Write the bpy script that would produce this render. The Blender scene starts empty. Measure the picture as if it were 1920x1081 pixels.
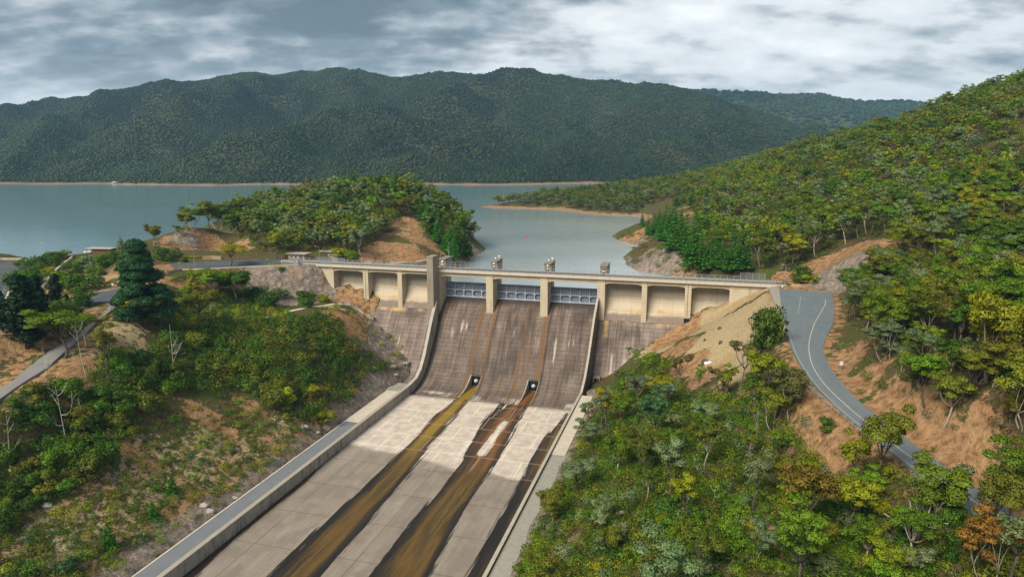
import bpy, math, random
import numpy as np
from mathutils import Vector, Matrix

# ------------------------------------------------------------------ camera, world, sun, exposure
scn = bpy.context.scene
COL = scn.collection
CAM_Z = 45.736
PITCH = 0.188222
FPX = 1280.0
cam_d = bpy.data.cameras.new('camera'); cam = bpy.data.objects.new('camera', cam_d); COL.objects.link(cam)
cam.location = (0, 0, CAM_Z)
cam.rotation_euler = (math.pi / 2 - PITCH, 0, 0)
cam_d.sensor_width = 36.0
cam_d.lens = 36.0 * FPX / 1920.0
cam_d.clip_start = 0.5; cam_d.clip_end = 30000
scn.camera = cam

SUN_EL, SUN_AZ = math.radians(45), math.radians(221)      # azimuth clockwise from +Y
wd = bpy.data.worlds.new('World'); scn.world = wd; wd.use_nodes = True
def build_world():
    nt = wd.node_tree; nt.nodes.clear(); N = nt.nodes.new; L = nt.links.new
    out = N('ShaderNodeOutputWorld'); bg = N('ShaderNodeBackground')
    sky = N('ShaderNodeTexSky'); sky.sky_type = 'NISHITA'; sky.sun_disc = False
    sky.sun_elevation = SUN_EL; sky.sun_rotation = SUN_AZ; sky.air_density = 1.0; sky.dust_density = 1.5
    tc = N('ShaderNodeTexCoord'); sp = N('ShaderNodeSeparateXYZ'); L(tc.outputs['Generated'], sp.inputs[0])
    def M(op, a, b=None, c=None):
        n = N('ShaderNodeMath'); n.operation = op
        for i, x in enumerate((a, b, c)):
            if x is None: continue
            if isinstance(x, (int, float)): n.inputs[i].default_value = x
            else: L(x, n.inputs[i])
        return n.outputs[0]
    zz = M('MAXIMUM', sp.outputs[2], 0.0)
    den = M('ADD', zz, 0.30)
    cx = M('DIVIDE', sp.outputs[0], den); cy = M('DIVIDE', sp.outputs[1], den)
    cb = N('ShaderNodeCombineXYZ'); L(cx, cb.inputs[0]); L(cy, cb.inputs[1])
    def noise(vec, scale, det, rough, off, dist=0.0, sc=(1, 1, 1)):
        mp = N('ShaderNodeMapping'); mp.inputs['Location'].default_value = off; mp.inputs['Scale'].default_value = sc; L(vec, mp.inputs[0])
        n = N('ShaderNodeTexNoise'); n.inputs['Scale'].default_value = scale; n.inputs['Detail'].default_value = det
        n.inputs['Roughness'].default_value = rough; n.inputs['Distortion'].default_value = dist; L(mp.outputs[0], n.inputs['Vector'])
        return n.outputs['Fac']
    big = noise(cb.outputs[0], 1.1, 3, 0.5, (3.1, 7.7, 0.3), 0.3, (1, 1, 1))
    mid = noise(cb.outputs[0], 2.6, 6, 0.5, (1.7, 2.2, 0.0), 0.15, (0.9, 1.7, 1))
    fin = noise(cb.outputs[0], 7.0, 5, 0.55, (9.1, 4.2, 0.0), 0.0, (1.0, 1.15, 1))
    d = M('ADD', M('MULTIPLY', big, 0.7), M('ADD', M('MULTIPLY', mid, 0.75), M('MULTIPLY', fin, 0.42)))
    d = M('ADD', M('MULTIPLY', M('SUBTRACT', d, 0.935), CLOUD_CON), 0.40)
    # the western part of the overcast is thicker and darker than the eastern part
    d = M('ADD', d, M('MULTIPLY', sp.outputs[0], CLOUD_TILT))
    d = M('SUBTRACT', d, M('MULTIPLY', M('MAXIMUM', M('SUBTRACT', zz, 0.15), 0.0), M('SUBTRACT', 1.6, M('MULTIPLY', sp.outputs[0], 2.2))))
    rp = N('ShaderNodeValToRGB'); L(d, rp.inputs[0])
    e = rp.color_ramp.elements
    for i, (p, c) in enumerate(CLOUD_RAMP):
        el = e[i] if i < 2 else e.new(p)
        el.position = p; el.color = (*c, 1)
    # a pale band low over the ridge
    hz = N('ShaderNodeMapRange'); hz.interpolation_type = 'SMOOTHSTEP'
    L(zz, hz.inputs[0]); hz.inputs[1].default_value = 0.0; hz.inputs[2].default_value = 0.15
    hz.inputs[3].default_value = 0.55; hz.inputs[4].default_value = 0.0
    mh = N('ShaderNodeMix'); mh.data_type = 'RGBA'; L(hz.outputs[0], mh.inputs[0]); L(rp.outputs[0], mh.inputs[6])
    mh.inputs[7].default_value = (*CLOUD_LOW, 1)
    sc = N('ShaderNodeVectorMath'); sc.operation = 'SCALE'; L(mh.outputs[2], sc.inputs[0]); sc.inputs['Scale'].default_value = CLOUD_GAIN / 0.1
    thin = noise(cb.outputs[0], 2.3, 5, 0.55, (5.5, 1.2, 0.0), 0.4, (.9, 1.2, 1))
    tm = N('ShaderNodeMapRange'); L(thin, tm.inputs[0]); tm.inputs[1].default_value = 0.40; tm.inputs[2].default_value = 0.70
    tm.inputs[3].default_value = 0.98; tm.inputs[4].default_value = 0.93
    mx = N('ShaderNodeMix'); mx.data_type = 'RGBA'; L(tm.outputs[0], mx.inputs[0]); L(sky.outputs[0], mx.inputs[6]); L(sc.outputs[0], mx.inputs[7])
    L(mx.outputs[2], bg.inputs[0]); bg.inputs[1].default_value = 0.1
    L(bg.outputs[0], out.inputs[0])
CLOUD_TILT = 0.13; CLOUD_CON = 1.6
CLOUD_GAIN = 0.80
CLOUD_RAMP = [(0.10, (0.088, 0.116, 0.134)), (0.24, (0.150, 0.184, 0.206)), (0.38, (0.295, 0.320, 0.334)), (0.52, (0.480, 0.498, 0.508)), (0.66, (0.540, 0.555, 0.560)), (0.85, (0.66, 0.665, 0.665))]
CLOUD_LOW = (0.56, 0.585, 0.60)
build_world()
sd = bpy.data.lights.new('sun', 'SUN'); sd.energy = 2.4; sd.angle = math.radians(34); sd.color = (1.0, 0.93, 0.80)
so = bpy.data.objects.new('sun', sd); COL.objects.link(so)
sdir = Vector((math.sin(SUN_AZ) * math.cos(SUN_EL), math.cos(SUN_AZ) * math.cos(SUN_EL), math.sin(SUN_EL)))
so.rotation_euler = sdir.to_track_quat('Z', 'Y').to_euler()
so.location = (-100, -100, 300)
scn.view_settings.view_transform = 'Standard'; scn.view_settings.look = 'None'
scn.view_settings.exposure = 1.18; scn.view_settings.gamma = 1.0
scn.cycles.max_bounces = 5; scn.cycles.diffuse_bounces = 2; scn.cycles.glossy_bounces = 2; scn.cycles.transmission_bounces = 3
scn.cycles.transparent_max_bounces = 6; scn.cycles.volume_bounces = 0
scn.cycles.use_denoising = True

# ------------------------------------------------------------------ surveying: the dam's own axes and picture -> ground
TH = 0.26974855
O0 = np.array([-10.767, 277.813, 0.0])
DU = np.array([math.cos(TH), -math.sin(TH), 0.0])
DV = np.array([-math.sin(TH), -math.cos(TH), 0.0])
EYE = np.array([0, 0, CAM_Z])
def W(u, v, z): return O0 + u * DU + v * DV + np.array([0, 0, z])
def ray(x, y):
    c, s = math.cos(PITCH), math.sin(PITCH); X = (x - 960) / FPX; V = -(y - 540.5) / FPX
    return np.array([X, c + V * s, -s + V * c])
def atz(x, y, z):
    r = ray(x, y); return EYE + r * ((z - CAM_Z) / r[2])
def atY(x, y, Y):
    r = ray(x, y); return EYE + r * (Y / r[1])
def atv(x, y, v):
    r = ray(x, y); return EYE + r * ((v - (EYE - O0) @ DV) / (r @ DV))
def uv_of(P): 
    P = np.asarray(P); q = P - O0
    return q[..., 0] * DU[0] + q[..., 1] * DU[1], q[..., 0] * DV[0] + q[..., 1] * DV[1]
def project(P):
    P = np.asarray(P, float); z = P[..., 2] - CAM_Z; c, s = math.cos(PITCH), math.sin(PITCH)
    d = P[..., 1] * c - z * s; v = P[..., 1] * s + z * c
    return 960 + FPX * P[..., 0] / d, 540.5 - FPX * v / d, d
PROF = np.array([(-9, -12.2), (-6, -13.2), (-3, -15.0), (0, -17.4), (4, -21.8), (10, -30), (16, -37), (20, -40.0), (25, -42.3), (31, -43.2), (34, -43.3)], float)
_pv = np.linspace(-9, 34, 87); _pz = np.interp(_pv, PROF[:, 0], PROF[:, 1])
for _ in range(6): _pz[1:-1] = (_pz[:-2] + 2 * _pz[1:-1] + _pz[2:]) / 4
def face_z(v): return np.interp(v, _pv, _pz)
def on_face(x, y):
    vs = np.linspace(-8, 33, 400); zs = np.array([atv(x, y, v)[2] for v in vs])
    k = int(np.argmin(np.abs(zs - face_z(vs)))); return atv(x, y, vs[k])
FLOOR = -43.3
LAKE = -10.0

# ------------------------------------------------------------------ noise and small helpers
def _hash(ix, iy, seed):
    h = (ix.astype(np.int64) * 374761393 + iy.astype(np.int64) * 668265263 + seed * 1442695041) & 0xffffffff
    h = ((h ^ (h >> 13)) * 1274126177) & 0xffffffff
    return ((h ^ (h >> 16)) & 0xffff) / 65535.0
def vnoise(x, y, s, seed=0):
    x = np.asarray(x) / s; y = np.asarray(y) / s; ix = np.floor(x); iy = np.floor(y); fx = x - ix; fy = y - iy
    fx = fx * fx * (3 - 2 * fx); fy = fy * fy * (3 - 2 * fy)
    a = _hash(ix, iy, seed); b = _hash(ix + 1, iy, seed); c = _hash(ix, iy + 1, seed); d = _hash(ix + 1, iy + 1, seed)
    return (a * (1 - fx) + b * fx) * (1 - fy) + (c * (1 - fx) + d * fx) * fy - 0.5
def fbm(x, y, s, n=4, seed=0, g=0.5):
    t = 0; a = 1.0
    for i in range(n): t = t + a * vnoise(x, y, s, seed + i * 17); s *= 0.5; a *= g
    return t
def smooth(a, b, x):
    t = np.clip((np.asarray(x, float) - a) / (b - a), 0, 1); return t * t * (3 - 2 * t)
def mesh_obj(name, V, F, mat=None, parent=None, smooth_shade=False, uv=None, attrs=None, normals=None, mats=None, midx=None):
    """V: n x 3; F: list of index lists or an m x k array. Links ONE mesh object."""
    me = bpy.data.meshes.new(name)
    V = np.asarray(V, np.float32)
    if isinstance(F, np.ndarray):
        m, k = F.shape
        me.vertices.add(len(V)); me.vertices.foreach_set('co', V.ravel())
        me.loops.add(m * k); me.loops.foreach_set('vertex_index', F.astype(np.int32).ravel())
        me.polygons.add(m); me.polygons.foreach_set('loop_start', np.arange(0, m * k, k, dtype=np.int32))
        me.polygons.foreach_set('loop_total', np.full(m, k, np.int32))
        me.update(calc_edges=True)
    else:
        me.from_pydata(V.tolist(), [], [list(map(int, f)) for f in F]); me.update()
    me.polygons.foreach_set('use_smooth', np.full(len(me.polygons), bool(smooth_shade)))
    if uv is not None:
        lay = me.uv_layers.new(name='UVMap'); li = np.empty(len(me.loops), np.int32); me.loops.foreach_get('vertex_index', li)
        lay.data.foreach_set('uv', np.asarray(uv, np.float32)[li].ravel())
    for k, a in (attrs or {}).items():
        a = np.asarray(a, np.float32)
        if a.ndim == 1:
            t = me.attributes.new(k, 'FLOAT', 'POINT'); t.data.foreach_set('value', a)
        else:
            t = me.attributes.new(k, 'FLOAT_COLOR', 'POINT'); t.data.foreach_set('color', np.c_[a[:, :3], np.ones(len(a), np.float32)].astype(np.float32).ravel())
    for x in (mats or ([mat] if mat else [])): me.materials.append(x)
    if midx is not None: me.polygons.foreach_set('material_index', np.asarray(midx, np.int32))
    if normals is not None: me.normals_split_custom_set_from_vertices(np.asarray(normals, np.float32).tolist())
    o = bpy.data.objects.new(name, me); COL.objects.link(o)
    if parent is not None: o.parent = parent
    return o
def tag(o, label=None, cat=None, group=None, kind=None):
    if label: o['label'] = label
    if cat: o['category'] = cat
    if group: o['group'] = group
    if kind: o['kind'] = kind
    return o
def empty(name, loc, label, cat, group=None, rz=0.0):
    o = bpy.data.objects.new(name, None); COL.objects.link(o); o.location = tuple(map(float, loc)); o.rotation_euler = (0, 0, rz)
    o.empty_display_size = 0.5
    return tag(o, label, cat, group)
class MB:
    """collects boxes, prisms, tubes and surfaces into one mesh; points may be given in dam axes (u, v, z) through frame"""
    def __init__(s, frame=None): s.V = []; s.F = []; s.fr = frame
    def pts(s, P):
        n = len(s.V)
        for p in P: s.V.append(s.fr(*p) if s.fr else np.array(p, float))
        return n
    def poly(s, P): n = s.pts(P); s.F.append(list(range(n, n + len(P))))
    def box(s, a, b):
        (x0, y0, z0), (x1, y1, z1) = a, b
        n = s.pts([(x0, y0, z0), (x1, y0, z0), (x1, y1, z0), (x0, y1, z0), (x0, y0, z1), (x1, y0, z1), (x1, y1, z1), (x0, y1, z1)])
        s.F += [[n, n + 3, n + 2, n + 1], [n + 4, n + 5, n + 6, n + 7], [n, n + 1, n + 5, n + 4], [n + 1, n + 2, n + 6, n + 5], [n + 2, n + 3, n + 7, n + 6], [n + 3, n, n + 4, n + 7]]
        return s
    def prism(s, ring0, ring1):
        """two like rings of points joined by sides, both ends closed"""
        k = len(ring0); a = s.pts(ring0); b = s.pts(ring1)
        s.F.append([a + i for i in range(k)][::-1]); s.F.append([b + i for i in range(k)])
        for i in range(k): s.F.append([a + i, a + (i + 1) % k, b + (i + 1) % k, b + i])
        return s
    def strip(s, A, B):
        a = s.pts(A); b = s.pts(B)
        for i in range(len(A) - 1): s.F.append([a + i, a + i + 1, b + i + 1, b + i])
        return s
    def tube(s, P, R, k=6, cap=True):
        P = [s.fr(*p) if s.fr else np.array(p, float) for p in P]; n0 = len(s.V)
        R = R if hasattr(R, '__len__') else [R] * len(P)
        for i, p in enumerate(P):
            t = P[min(i + 1, len(P) - 1)] - P[max(i - 1, 0)]; t = t / (np.linalg.norm(t) + 1e-9)
            a = np.array([0, 0, 1.0]) if abs(t[2]) < 0.9 else np.array([1.0, 0, 0]); x = np.cross(t, a); x /= np.linalg.norm(x); y = np.cross(t, x)
            for j in range(k):
                q = 2 * math.pi * j / k; s.V.append(p + R[i] * (math.cos(q) * x + math.sin(q) * y))
        for i in range(len(P) - 1):
            for j in range(k): s.F.append([n0 + i * k + j, n0 + i * k + (j + 1) % k, n0 + (i + 1) * k + (j + 1) % k, n0 + (i + 1) * k + j])
        if cap:
            s.F.append([n0 + j for j in range(k)][::-1]); s.F.append([n0 + (len(P) - 1) * k + j for j in range(k)])
        return s
    def ball(s, c, r, k=8, m=6, sq=(1, 1, 1)):
        n = len(s.V); c = s.fr(*c) if s.fr else np.array(c, float)
        for i in range(m + 1):
            t = math.pi * i / m
            for j in range(k):
                q = 2 * math.pi * j / k; s.V.append(c + r * np.array([sq[0] * math.sin(t) * math.cos(q), sq[1] * math.sin(t) * math.sin(q), sq[2] * math.cos(t)]))
        for i in range(m):
            for j in range(k): s.F.append([n + i * k + j, n + (i + 1) * k + j, n + (i + 1) * k + (j + 1) % k, n + i * k + (j + 1) % k])
        return s
    def build(s, name, mat, parent=None, sm=False, origin=None, bevel=0.0):
        V = np.array(s.V)
        if origin is not None: V = V - np.asarray(origin)
        o = mesh_obj(name, V, s.F, mat, parent, sm)
        if bevel:
            b = o.modifiers.new('edge', 'BEVEL'); b.width = bevel; b.segments = 1; b.limit_method = 'ANGLE'; b.angle_limit = math.radians(50)
        return o
# ------------------------------------------------------------------ material helper
class NT:
    def __init__(s, name):
        s.m = bpy.data.materials.new(name); s.m.use_nodes = True; s.t = s.m.node_tree; s.t.nodes.clear()
        s.out = s.t.nodes.new('ShaderNodeOutputMaterial')
    def n(s, typ, **kw):
        x = s.t.nodes.new('ShaderNode' + typ)
        for k, v in kw.items(): setattr(x, k, v)
        return x
    def l(s, a, b): s.t.links.new(a, b)
    def set(s, sock, x):
        if hasattr(x, 'is_output') or hasattr(x, 'links'): s.l(x, sock)
        elif isinstance(x, (tuple, list)) and len(x) == 3 and sock.type == 'RGBA': sock.default_value = (*x, 1)
        else: sock.default_value = x
    def math(s, op, a, b=None, c=None, clamp=False):
        x = s.n('Math', operation=op, use_clamp=clamp)
        for i, v in enumerate((a, b, c)):
            if v is not None: s.set(x.inputs[i], v)
        return x.outputs[0]
    def mix(s, f, a, b, bt='MIX'):
        x = s.n('Mix', data_type='RGBA', blend_type=bt); s.set(x.inputs[0], f); s.set(x.inputs[6], a); s.set(x.inputs[7], b); return x.outputs[2]
    def mapr(s, v, a, b, c=0.0, d=1.0, sm=True):
        x = s.n('MapRange', interpolation_type='SMOOTHSTEP' if sm else 'LINEAR'); s.set(x.inputs[0], v)
        for i, q in enumerate((a, b, c, d)): x.inputs[i + 1].default_value = q
        return x.outputs[0]
    def coord(s, kind='Object', scale=(1, 1, 1), loc=(0, 0, 0), rot=(0, 0, 0)):
        if kind == 'UV': src = s.n('UVMap').outputs[0]
        elif kind == 'Position': src = s.n('NewGeometry').outputs['Position']
        else: src = s.n('TexCoord').outputs[kind]
        m = s.n('Mapping'); m.inputs['Scale'].default_value = scale; m.inputs['Location'].default_value = loc; m.inputs['Rotation'].default_value = rot
        s.l(src, m.inputs[0]); return m.outputs[0]
    def noise(s, vec, scale, det=4, rough=0.55, dist=0.0, col=False):
        x = s.n('TexNoise'); x.inputs['Scale'].default_value = scale; x.inputs['Detail'].default_value = det; x.inputs['Roughness'].default_value = rough; x.inputs['Distortion'].default_value = dist
        s.l(vec, x.inputs['Vector']); return x.outputs['Color' if col else 'Fac']
    def voro(s, vec, scale, feat='F1', out='Distance'):
        x = s.n('TexVoronoi', feature=feat); x.inputs['Scale'].default_value = scale; s.l(vec, x.inputs['Vector']); return x.outputs[out]
    def attr(s, name, out='Fac'): return s.n('Attribute', attribute_name=name).outputs[out]
    def ramp(s, v, stops):
        x = s.n('ValToRGB'); s.l(v, x.inputs[0]); e = x.color_ramp.elements
        for i, (p, c) in enumerate(stops):
            el = e[i] if i < 2 else e.new(p); el.position = p; el.color = (*c, 1)
        return x.outputs[0]
    def bump(s, h, strength, dist=1.0):
        x = s.n('Bump'); x.inputs['Strength'].default_value = strength; x.inputs['Distance'].default_value = dist; s.l(h, x.inputs['Height']); return x.outputs[0]
    def princ(s, col, rough=0.8, spec=0.3, normal=None, metal=0.0):
        x = s.n('BsdfPrincipled'); s.set(x.inputs['Base Color'], col); s.set(x.inputs['Roughness'], rough); x.inputs['Specular IOR Level'].default_value = spec
        x.inputs['Metallic'].default_value = metal
        if normal is not None: s.l(normal, x.inputs['Normal'])
        s.l(x.outputs[0], s.out.inputs[0]); return x
def simple(name, col, rough=0.7, var=0.12, scale=1.5, metal=0.0, spec=0.3):
    k = NT(name); c = k.coord('Object'); n = k.noise(c, scale, 5)
    a = tuple(x * (1 - var) for x in col); b = tuple(min(1, x * (1 + var)) for x in col)
    k.princ(k.mix(n, a, b), rough, spec, None, metal); return k.m

# ------------------------------------------------------------------ terrain
CP = []
def cz(*L):
    for x, y, z in L: CP.append(atz(x, y, z))
def cY(*L):
    for x, y, Y in L: CP.append(atY(x, y, Y))
def cu(*L):
    for u, v, z in L: CP.append(W(u, v, z))
def cw(*L):
    for p in L: CP.append(np.array(p, float))
# left bank
for x, y in [(686, 576), (697, 592), (712, 612), (730, 634), (748, 659), (768, 681)]: CP.append(on_face(x, y) + np.array([0, 0, 0.2]))
cu(*[(-28.0, v, -40.6) for v in range(36, 260, 16)])
cz((752, 712, -40.0), (735, 718, -38.5), (700, 735, -39.5), (715, 700, -35))
cz((660, 566, -14.6), (630, 568, -14.4), (600, 575, -14.5), (640, 585, -15), (655, 610, -19), (670, 640, -25), (690, 680, -32), (640, 700, -31))
cz((570, 600, -14.5), (520, 580, -13.5), (460, 595, -14), (480, 545, -12.5), (540, 560, -13), (610, 552, -12.5), (565, 494, -0.6), (490, 499, -0.8), (470, 503, -1))
cu((-84, -1, -1.2), (-80, 0, -5.2), (-76, 1, -9.5), (-73.5, 1.2, -12.4), (-66, 2, -14.3), (-58.5, 2, -14.8))
cz((410, 540, -6), (440, 580, -12.5), (380, 600, -12), (330, 580, -8), (300, 600, -9), (400, 620, -14), (450, 640, -17), (560, 640, -17))
cz((600, 700, -28), (520, 700, -24), (450, 700, -22), (300, 700, -16), (350, 650, -14), (300, 850, -30), (150, 950, -31), (0, 900, -25), (0, 1081, -35), (520, 770, -31), (420, 780, -29), (180, 800, -21), (60, 800, -17))
cz((190, 582, -2), (110, 655, -6), (50, 700, -8), (0, 738, -10), (-120, 810, -14), (240, 620, -5))
cu((-78, 124, -7.6), (-72, 122, -11), (-66, 128, -15), (-76, 102, -8.5), (-69, 108, -13), (-78, 146, -11.5), (-70, 150, -16), (-90, 128, -6.5), (-96, 112, -4), (-88, 150, -10.5))
cz((20, 560, -1), (20, 620, -1), (0, 520, -0.5), (205, 555, -1), (60, 640, -2), (-100, 560, -1), (-250, 600, -1), (-100, 700, -5), (0, 660, -4))
cz((150, 540, 0.3), (230, 525, 1.2), (175, 490, 3.4), (120, 500, 2.6), (100, 525, 1), (280, 540, -1), (330, 520, -0.5), (260, 500, 1.5))
cz((340, 497, 0), (450, 494, 0), (530, 491, 0.3), (560, 489, 0.3))
cw((-215, 372, -12), (-160, 362, -11), (-130, 345, -1), (-195, 345, 2), (-290, 385, -12), (-270, 350, -2), (-340, 340, -2), (-360, 400, -14), (-400, 250, -1), (-420, 420, -16), (-180, 400, -16))
cz((480, 487, 1), (560, 478, 1.5), (640, 484, 1), (700, 487, 1.5), (760, 488, -1), (810, 488, -4))
cz((300, 470, 0.5), (340, 470, 1.5), (420, 478, 1))
cY((318, 440, 385), (345, 432, 392), (400, 425, 385), (450, 440, 360), (480, 455, 350), (370, 445, 362))
cw((-200, 430, 0.5), (-178, 440, 8), (-150, 445, 14), (-110, 455, 20), (-70, 455, 20), (-40, 445, 11.5), (-30, 440, 3), (-110, 400, 14), (-70, 390, 12), (-40, 385, 4), (-130, 370, 8), (-90, 350, 3.5), (-55, 340, 3))
cz((305, 457, -9), (889, 460, -10), (882, 480, -10), (872, 497, -10), (860, 470, -6), (850, 495, -6))
cw((-230, 460, -12), (-200, 500, -15), (-130, 510, -15), (-70, 505, -15), (-30, 480, -14), (-15, 440, -13), (-12, 390, -13), (-20, 330, -16), (-60, 315, -5))
# under the lake
cw((0, 320, -25), (40, 310, -22), (20, 400, -30), (10, 500, -30), (-60, 620, -32), (40, 600, -28), (-200, 700, -36), (-350, 560, -36), (80, 560, -22), (-150, 900, -36), (-350, 1000, -40), (-50, 880, -26), (0, 1000, -30), (120, 1040, -26), (-400, 760, -38), (40, 690, -24))
# right bank
for x, y in [(1292, 614), (1267, 620), (1235, 634), (1220, 646), (1187, 666), (1165, 688), (1145, 707)]: CP.append(on_face(x, y) + np.array([0, 0, 0.2]))
cu(*[(v_u, v, -36.4) for v in range(38, 260, 16) for v_u in (48.5, 52.0)])
cu(*[(55.5, v, -34.6) for v in range(60, 260, 20)])
cz((1104, 728, -36.2), (1125, 735, -35), (1110, 760, -36))
cu((110.5, 1.5, -1.0), (104, 1.5, -4), (97.5, 1.2, -8.5), (91, 1.2, -11.5), (85, 1.2, -14.2))
cz((1450, 548, -0.9), (1400, 578, -6), (1350, 612, -11.5), (1300, 625, -16), (1285, 645, -17.5), (1330, 700, -18.5), (1305, 670, -17.8), (1380, 660, -13), (1420, 640, -8), (1452, 600, -1.8), (1440, 680, -7.5))
cz((1240, 700, -24), (1200, 790, -27), (1120, 860, -33), (1300, 800, -21.5), (1400, 760, -14.5), (1480, 740, -6), (1520, 780, -6), (1560, 800, -5), (1300, 900, -20), (1450, 850, -14), (1600, 870, -8), (1300, 1000, -19.5), (1450, 1000, -14.5), (1600, 1000, -11), (1750, 970, -8), (1100, 950, -30), (1200, 1081, -23.5), (1500, 1081, -13.5), (1750, 1081, -10.5), (1010, 1040, -34))
cu((60, 240, -33), (84, 250, -24), (110, 240, -16), (140, 225, -10), (170, 210, -3))
# right hill
cz((1570, 690, 0.2), (1640, 735, 0.4), (1720, 800, 0.4), (1800, 880, -1.5), (1960, 985, -4), (1600, 610, 1.5), (1660, 650, 4), (1740, 700, 6.5), (1820, 790, 4), (1900, 900, 0), (2000, 960, 0))
cz((1570, 540, 2.6), (1545, 510, 4), (1500, 520, 0.8), (1470, 525, 0.3), (1590, 480, 11), (1640, 460, 16), (1700, 620, 7))
cY((1700, 300, 400), (1700, 400, 290), (1700, 500, 220), (1850, 250, 360), (1850, 400, 250), (1850, 550, 185), (1600, 350, 400), (1600, 430, 285), (1500, 330, 500), (1500, 400, 390), (1400, 350, 520), (1400, 420, 400), (1300, 380, 580), (1300, 345, 720), (1250, 400, 520), (1450, 470, 310), (1350, 460, 350), (1300, 470, 370))
cw((360, 480, 97), (319, 560, 74), (295, 640, 58), (247, 720, 38), (207, 780, 22), (160, 850, 11), (440, 440, 112), (520, 560, 105), (420, 700, 60), (350, 850, 30), (650, 500, 130), (600, 760, 80), (330, 1040, 10), (640, 1050, 60), (500, 250, 110), (300, 180, 48), (420, 120, 80), (240, 80, 28), (650, 200, 150), (250, 960, 4))
cz((1161, 436, -10), (1200, 472, -10), (1241, 513, -10), (1195, 404, -10), (1262, 520, -6), (1290, 515, 0), (1250, 470, 1), (1230, 440, 2), (1205, 420, 0))
# peninsula
cz((895, 388, -10.2), (960, 390, -10), (1050, 393, -10), (1100, 400, -10), (1165, 403, -10))
cw((12, 815, -4.5), (40, 825, -1), (80, 810, 2), (115, 770, 2), (150, 740, 6), (-10, 850, -12), (40, 900, -13), (100, 960, -14), (170, 1000, -8))
CP = np.array(CP)

RD = {}   # road ribbons: name -> (left edge, right edge) as world points
def ribbon(name, Lp, Rp, n=90):
    def res(P):
        P = np.array([p if len(p) == 3 and not isinstance(p, tuple) else atz(*p) for p in P], float)
        # Catmull-Rom through the picked points, then even spacing
        Q = np.vstack([2 * P[0] - P[1], P, 2 * P[-1] - P[-2]]); out = []
        for i in range(1, len(Q) - 2):
            for t in np.linspace(0, 1, 24, endpoint=False):
                a, b, c, d = Q[i - 1], Q[i], Q[i + 1], Q[i + 2]
                out.append(0.5 * ((2 * b) + (c - a) * t + (2 * a - 5 * b + 4 * c - d) * t * t + (3 * b - a - 3 * c + d) * t ** 3))
        out.append(P[-1]); out = np.array(out); s = np.r_[0, np.cumsum(np.linalg.norm(np.diff(out, axis=0), axis=1))]
        q = np.linspace(0, s[-1], n); return np.stack([np.interp(q, s, out[:, k]) for k in range(3)], 1)
    RD[name] = (res(Lp), res(Rp))
ribbon('road', [(1461, 541, 0), (1466, 580, -.2), (1474, 620, -.5), (1490, 665, -1), (1522, 715, -1.7), (1565, 760, -2.4), (1620, 806, -3.0), (1690, 862, -3.8), (1760, 915, -4.6), (1840, 975, -5.4), (1930, 1040, -6.2), (2060, 1130, -7)],
       [(1560, 549, 0), (1564, 575, -.2), (1562, 605, -.4), (1548, 635, -.8), (1545, 662, -1.1), (1565, 700, -1.6), (1612, 752, -2.3), (1670, 798, -2.9), (1735, 848, -3.7), (1815, 903, -4.5), (1905, 965, -5.3), (2000, 1030, -6.1), (2150, 1120, -7)])
ribbon('service_road', [(-60, 745, -12), (10, 722, -10), (60, 682, -8), (105, 645, -6), (140, 612, -4), (165, 588, -2.4), (195, 562, -1.2), (206, 552, -1)],
       [(-60, 790, -12.5), (38, 720, -9.6), (85, 690, -8), (128, 652, -6), (160, 622, -4), (185, 600, -2.6), (214, 578, -1.4), (232, 566, -1)])
ribbon('car_park_road', [(-160, 560, -1), (-60, 500, -.6), (30, 489, -.5), (90, 490, -.3)], [(-160, 640, -1), (-40, 610, -1), (8, 560, -.9), (20, 535, -.7), (50, 512, -.6)], 40)
ribbon('dam_road', [(318, 494, 0), (380, 490, 0), (450, 487, 0.1), (520, 486, 0.2), (563, 484, .15)], [(330, 505, 0), (390, 503, 0), (450, 500, 0), (520, 497, 0.1), (566, 495, .1)], 40)
ribbon('garden_road', [(-90, 590, -1), (0, 586, -1), (60, 586, -1), (140, 562, -1), (180, 548, -.9), (212, 543, -.7), (250, 535, -.6)], [(-90, 625, -1.2), (0, 618, -1.2), (70, 608, -1.1), (150, 580, -1), (186, 567, -1), (232, 562, -.9), (262, 548, -.7)], 30)

def tps(P, vals, soft=0.004):
    n = len(P); d = np.linalg.norm(P[:, None] - P[None], axis=2); K = np.where(d > 0, d * d * np.log(d + 1e-12), 0) + np.eye(n) * soft
    A = np.zeros((n + 3, n + 3)); A[:n, :n] = K; A[:n, n] = 1; A[:n, n + 1:] = P; A[n, :n] = 1; A[n + 1:, :n] = P.T
    w = np.linalg.solve(A, np.r_[vals, 0, 0, 0])
    def ev(Q):
        out = np.empty(len(Q))
        for i in range(0, len(Q), 8000):
            q = Q[i:i + 8000]; d2 = ((q[:, None] - P[None]) ** 2).sum(2); out[i:i + 8000] = (0.5 * d2 * np.log(d2 + 1e-12)) @ w[:n] + w[n] + q @ w[n + 1:]
        return out
    return ev
# drop near-coincident control points (the first picked wins)
keep = []
for i, p in enumerate(CP):
    if all(np.hypot(*(p[:2] - CP[j][:2])) > 2.5 for j in keep): keep.append(i)
CP = CP[keep]
GX = np.arange(-420, 661, 3.0)
GY = np.concatenate([np.arange(24, 420, 2.4), np.arange(420, 1064, 5.0)])
gx, gy = np.meshgrid(GX, GY)
S_ = 100.0
_ev = tps(CP[:, :2] / S_, CP[:, 2])
GZ = _ev(np.stack([gx.ravel(), gy.ravel()], 1) / S_).reshape(gx.shape)
U_, V_ = uv_of(np.stack([gx, gy, 0 * gx], -1))
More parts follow.
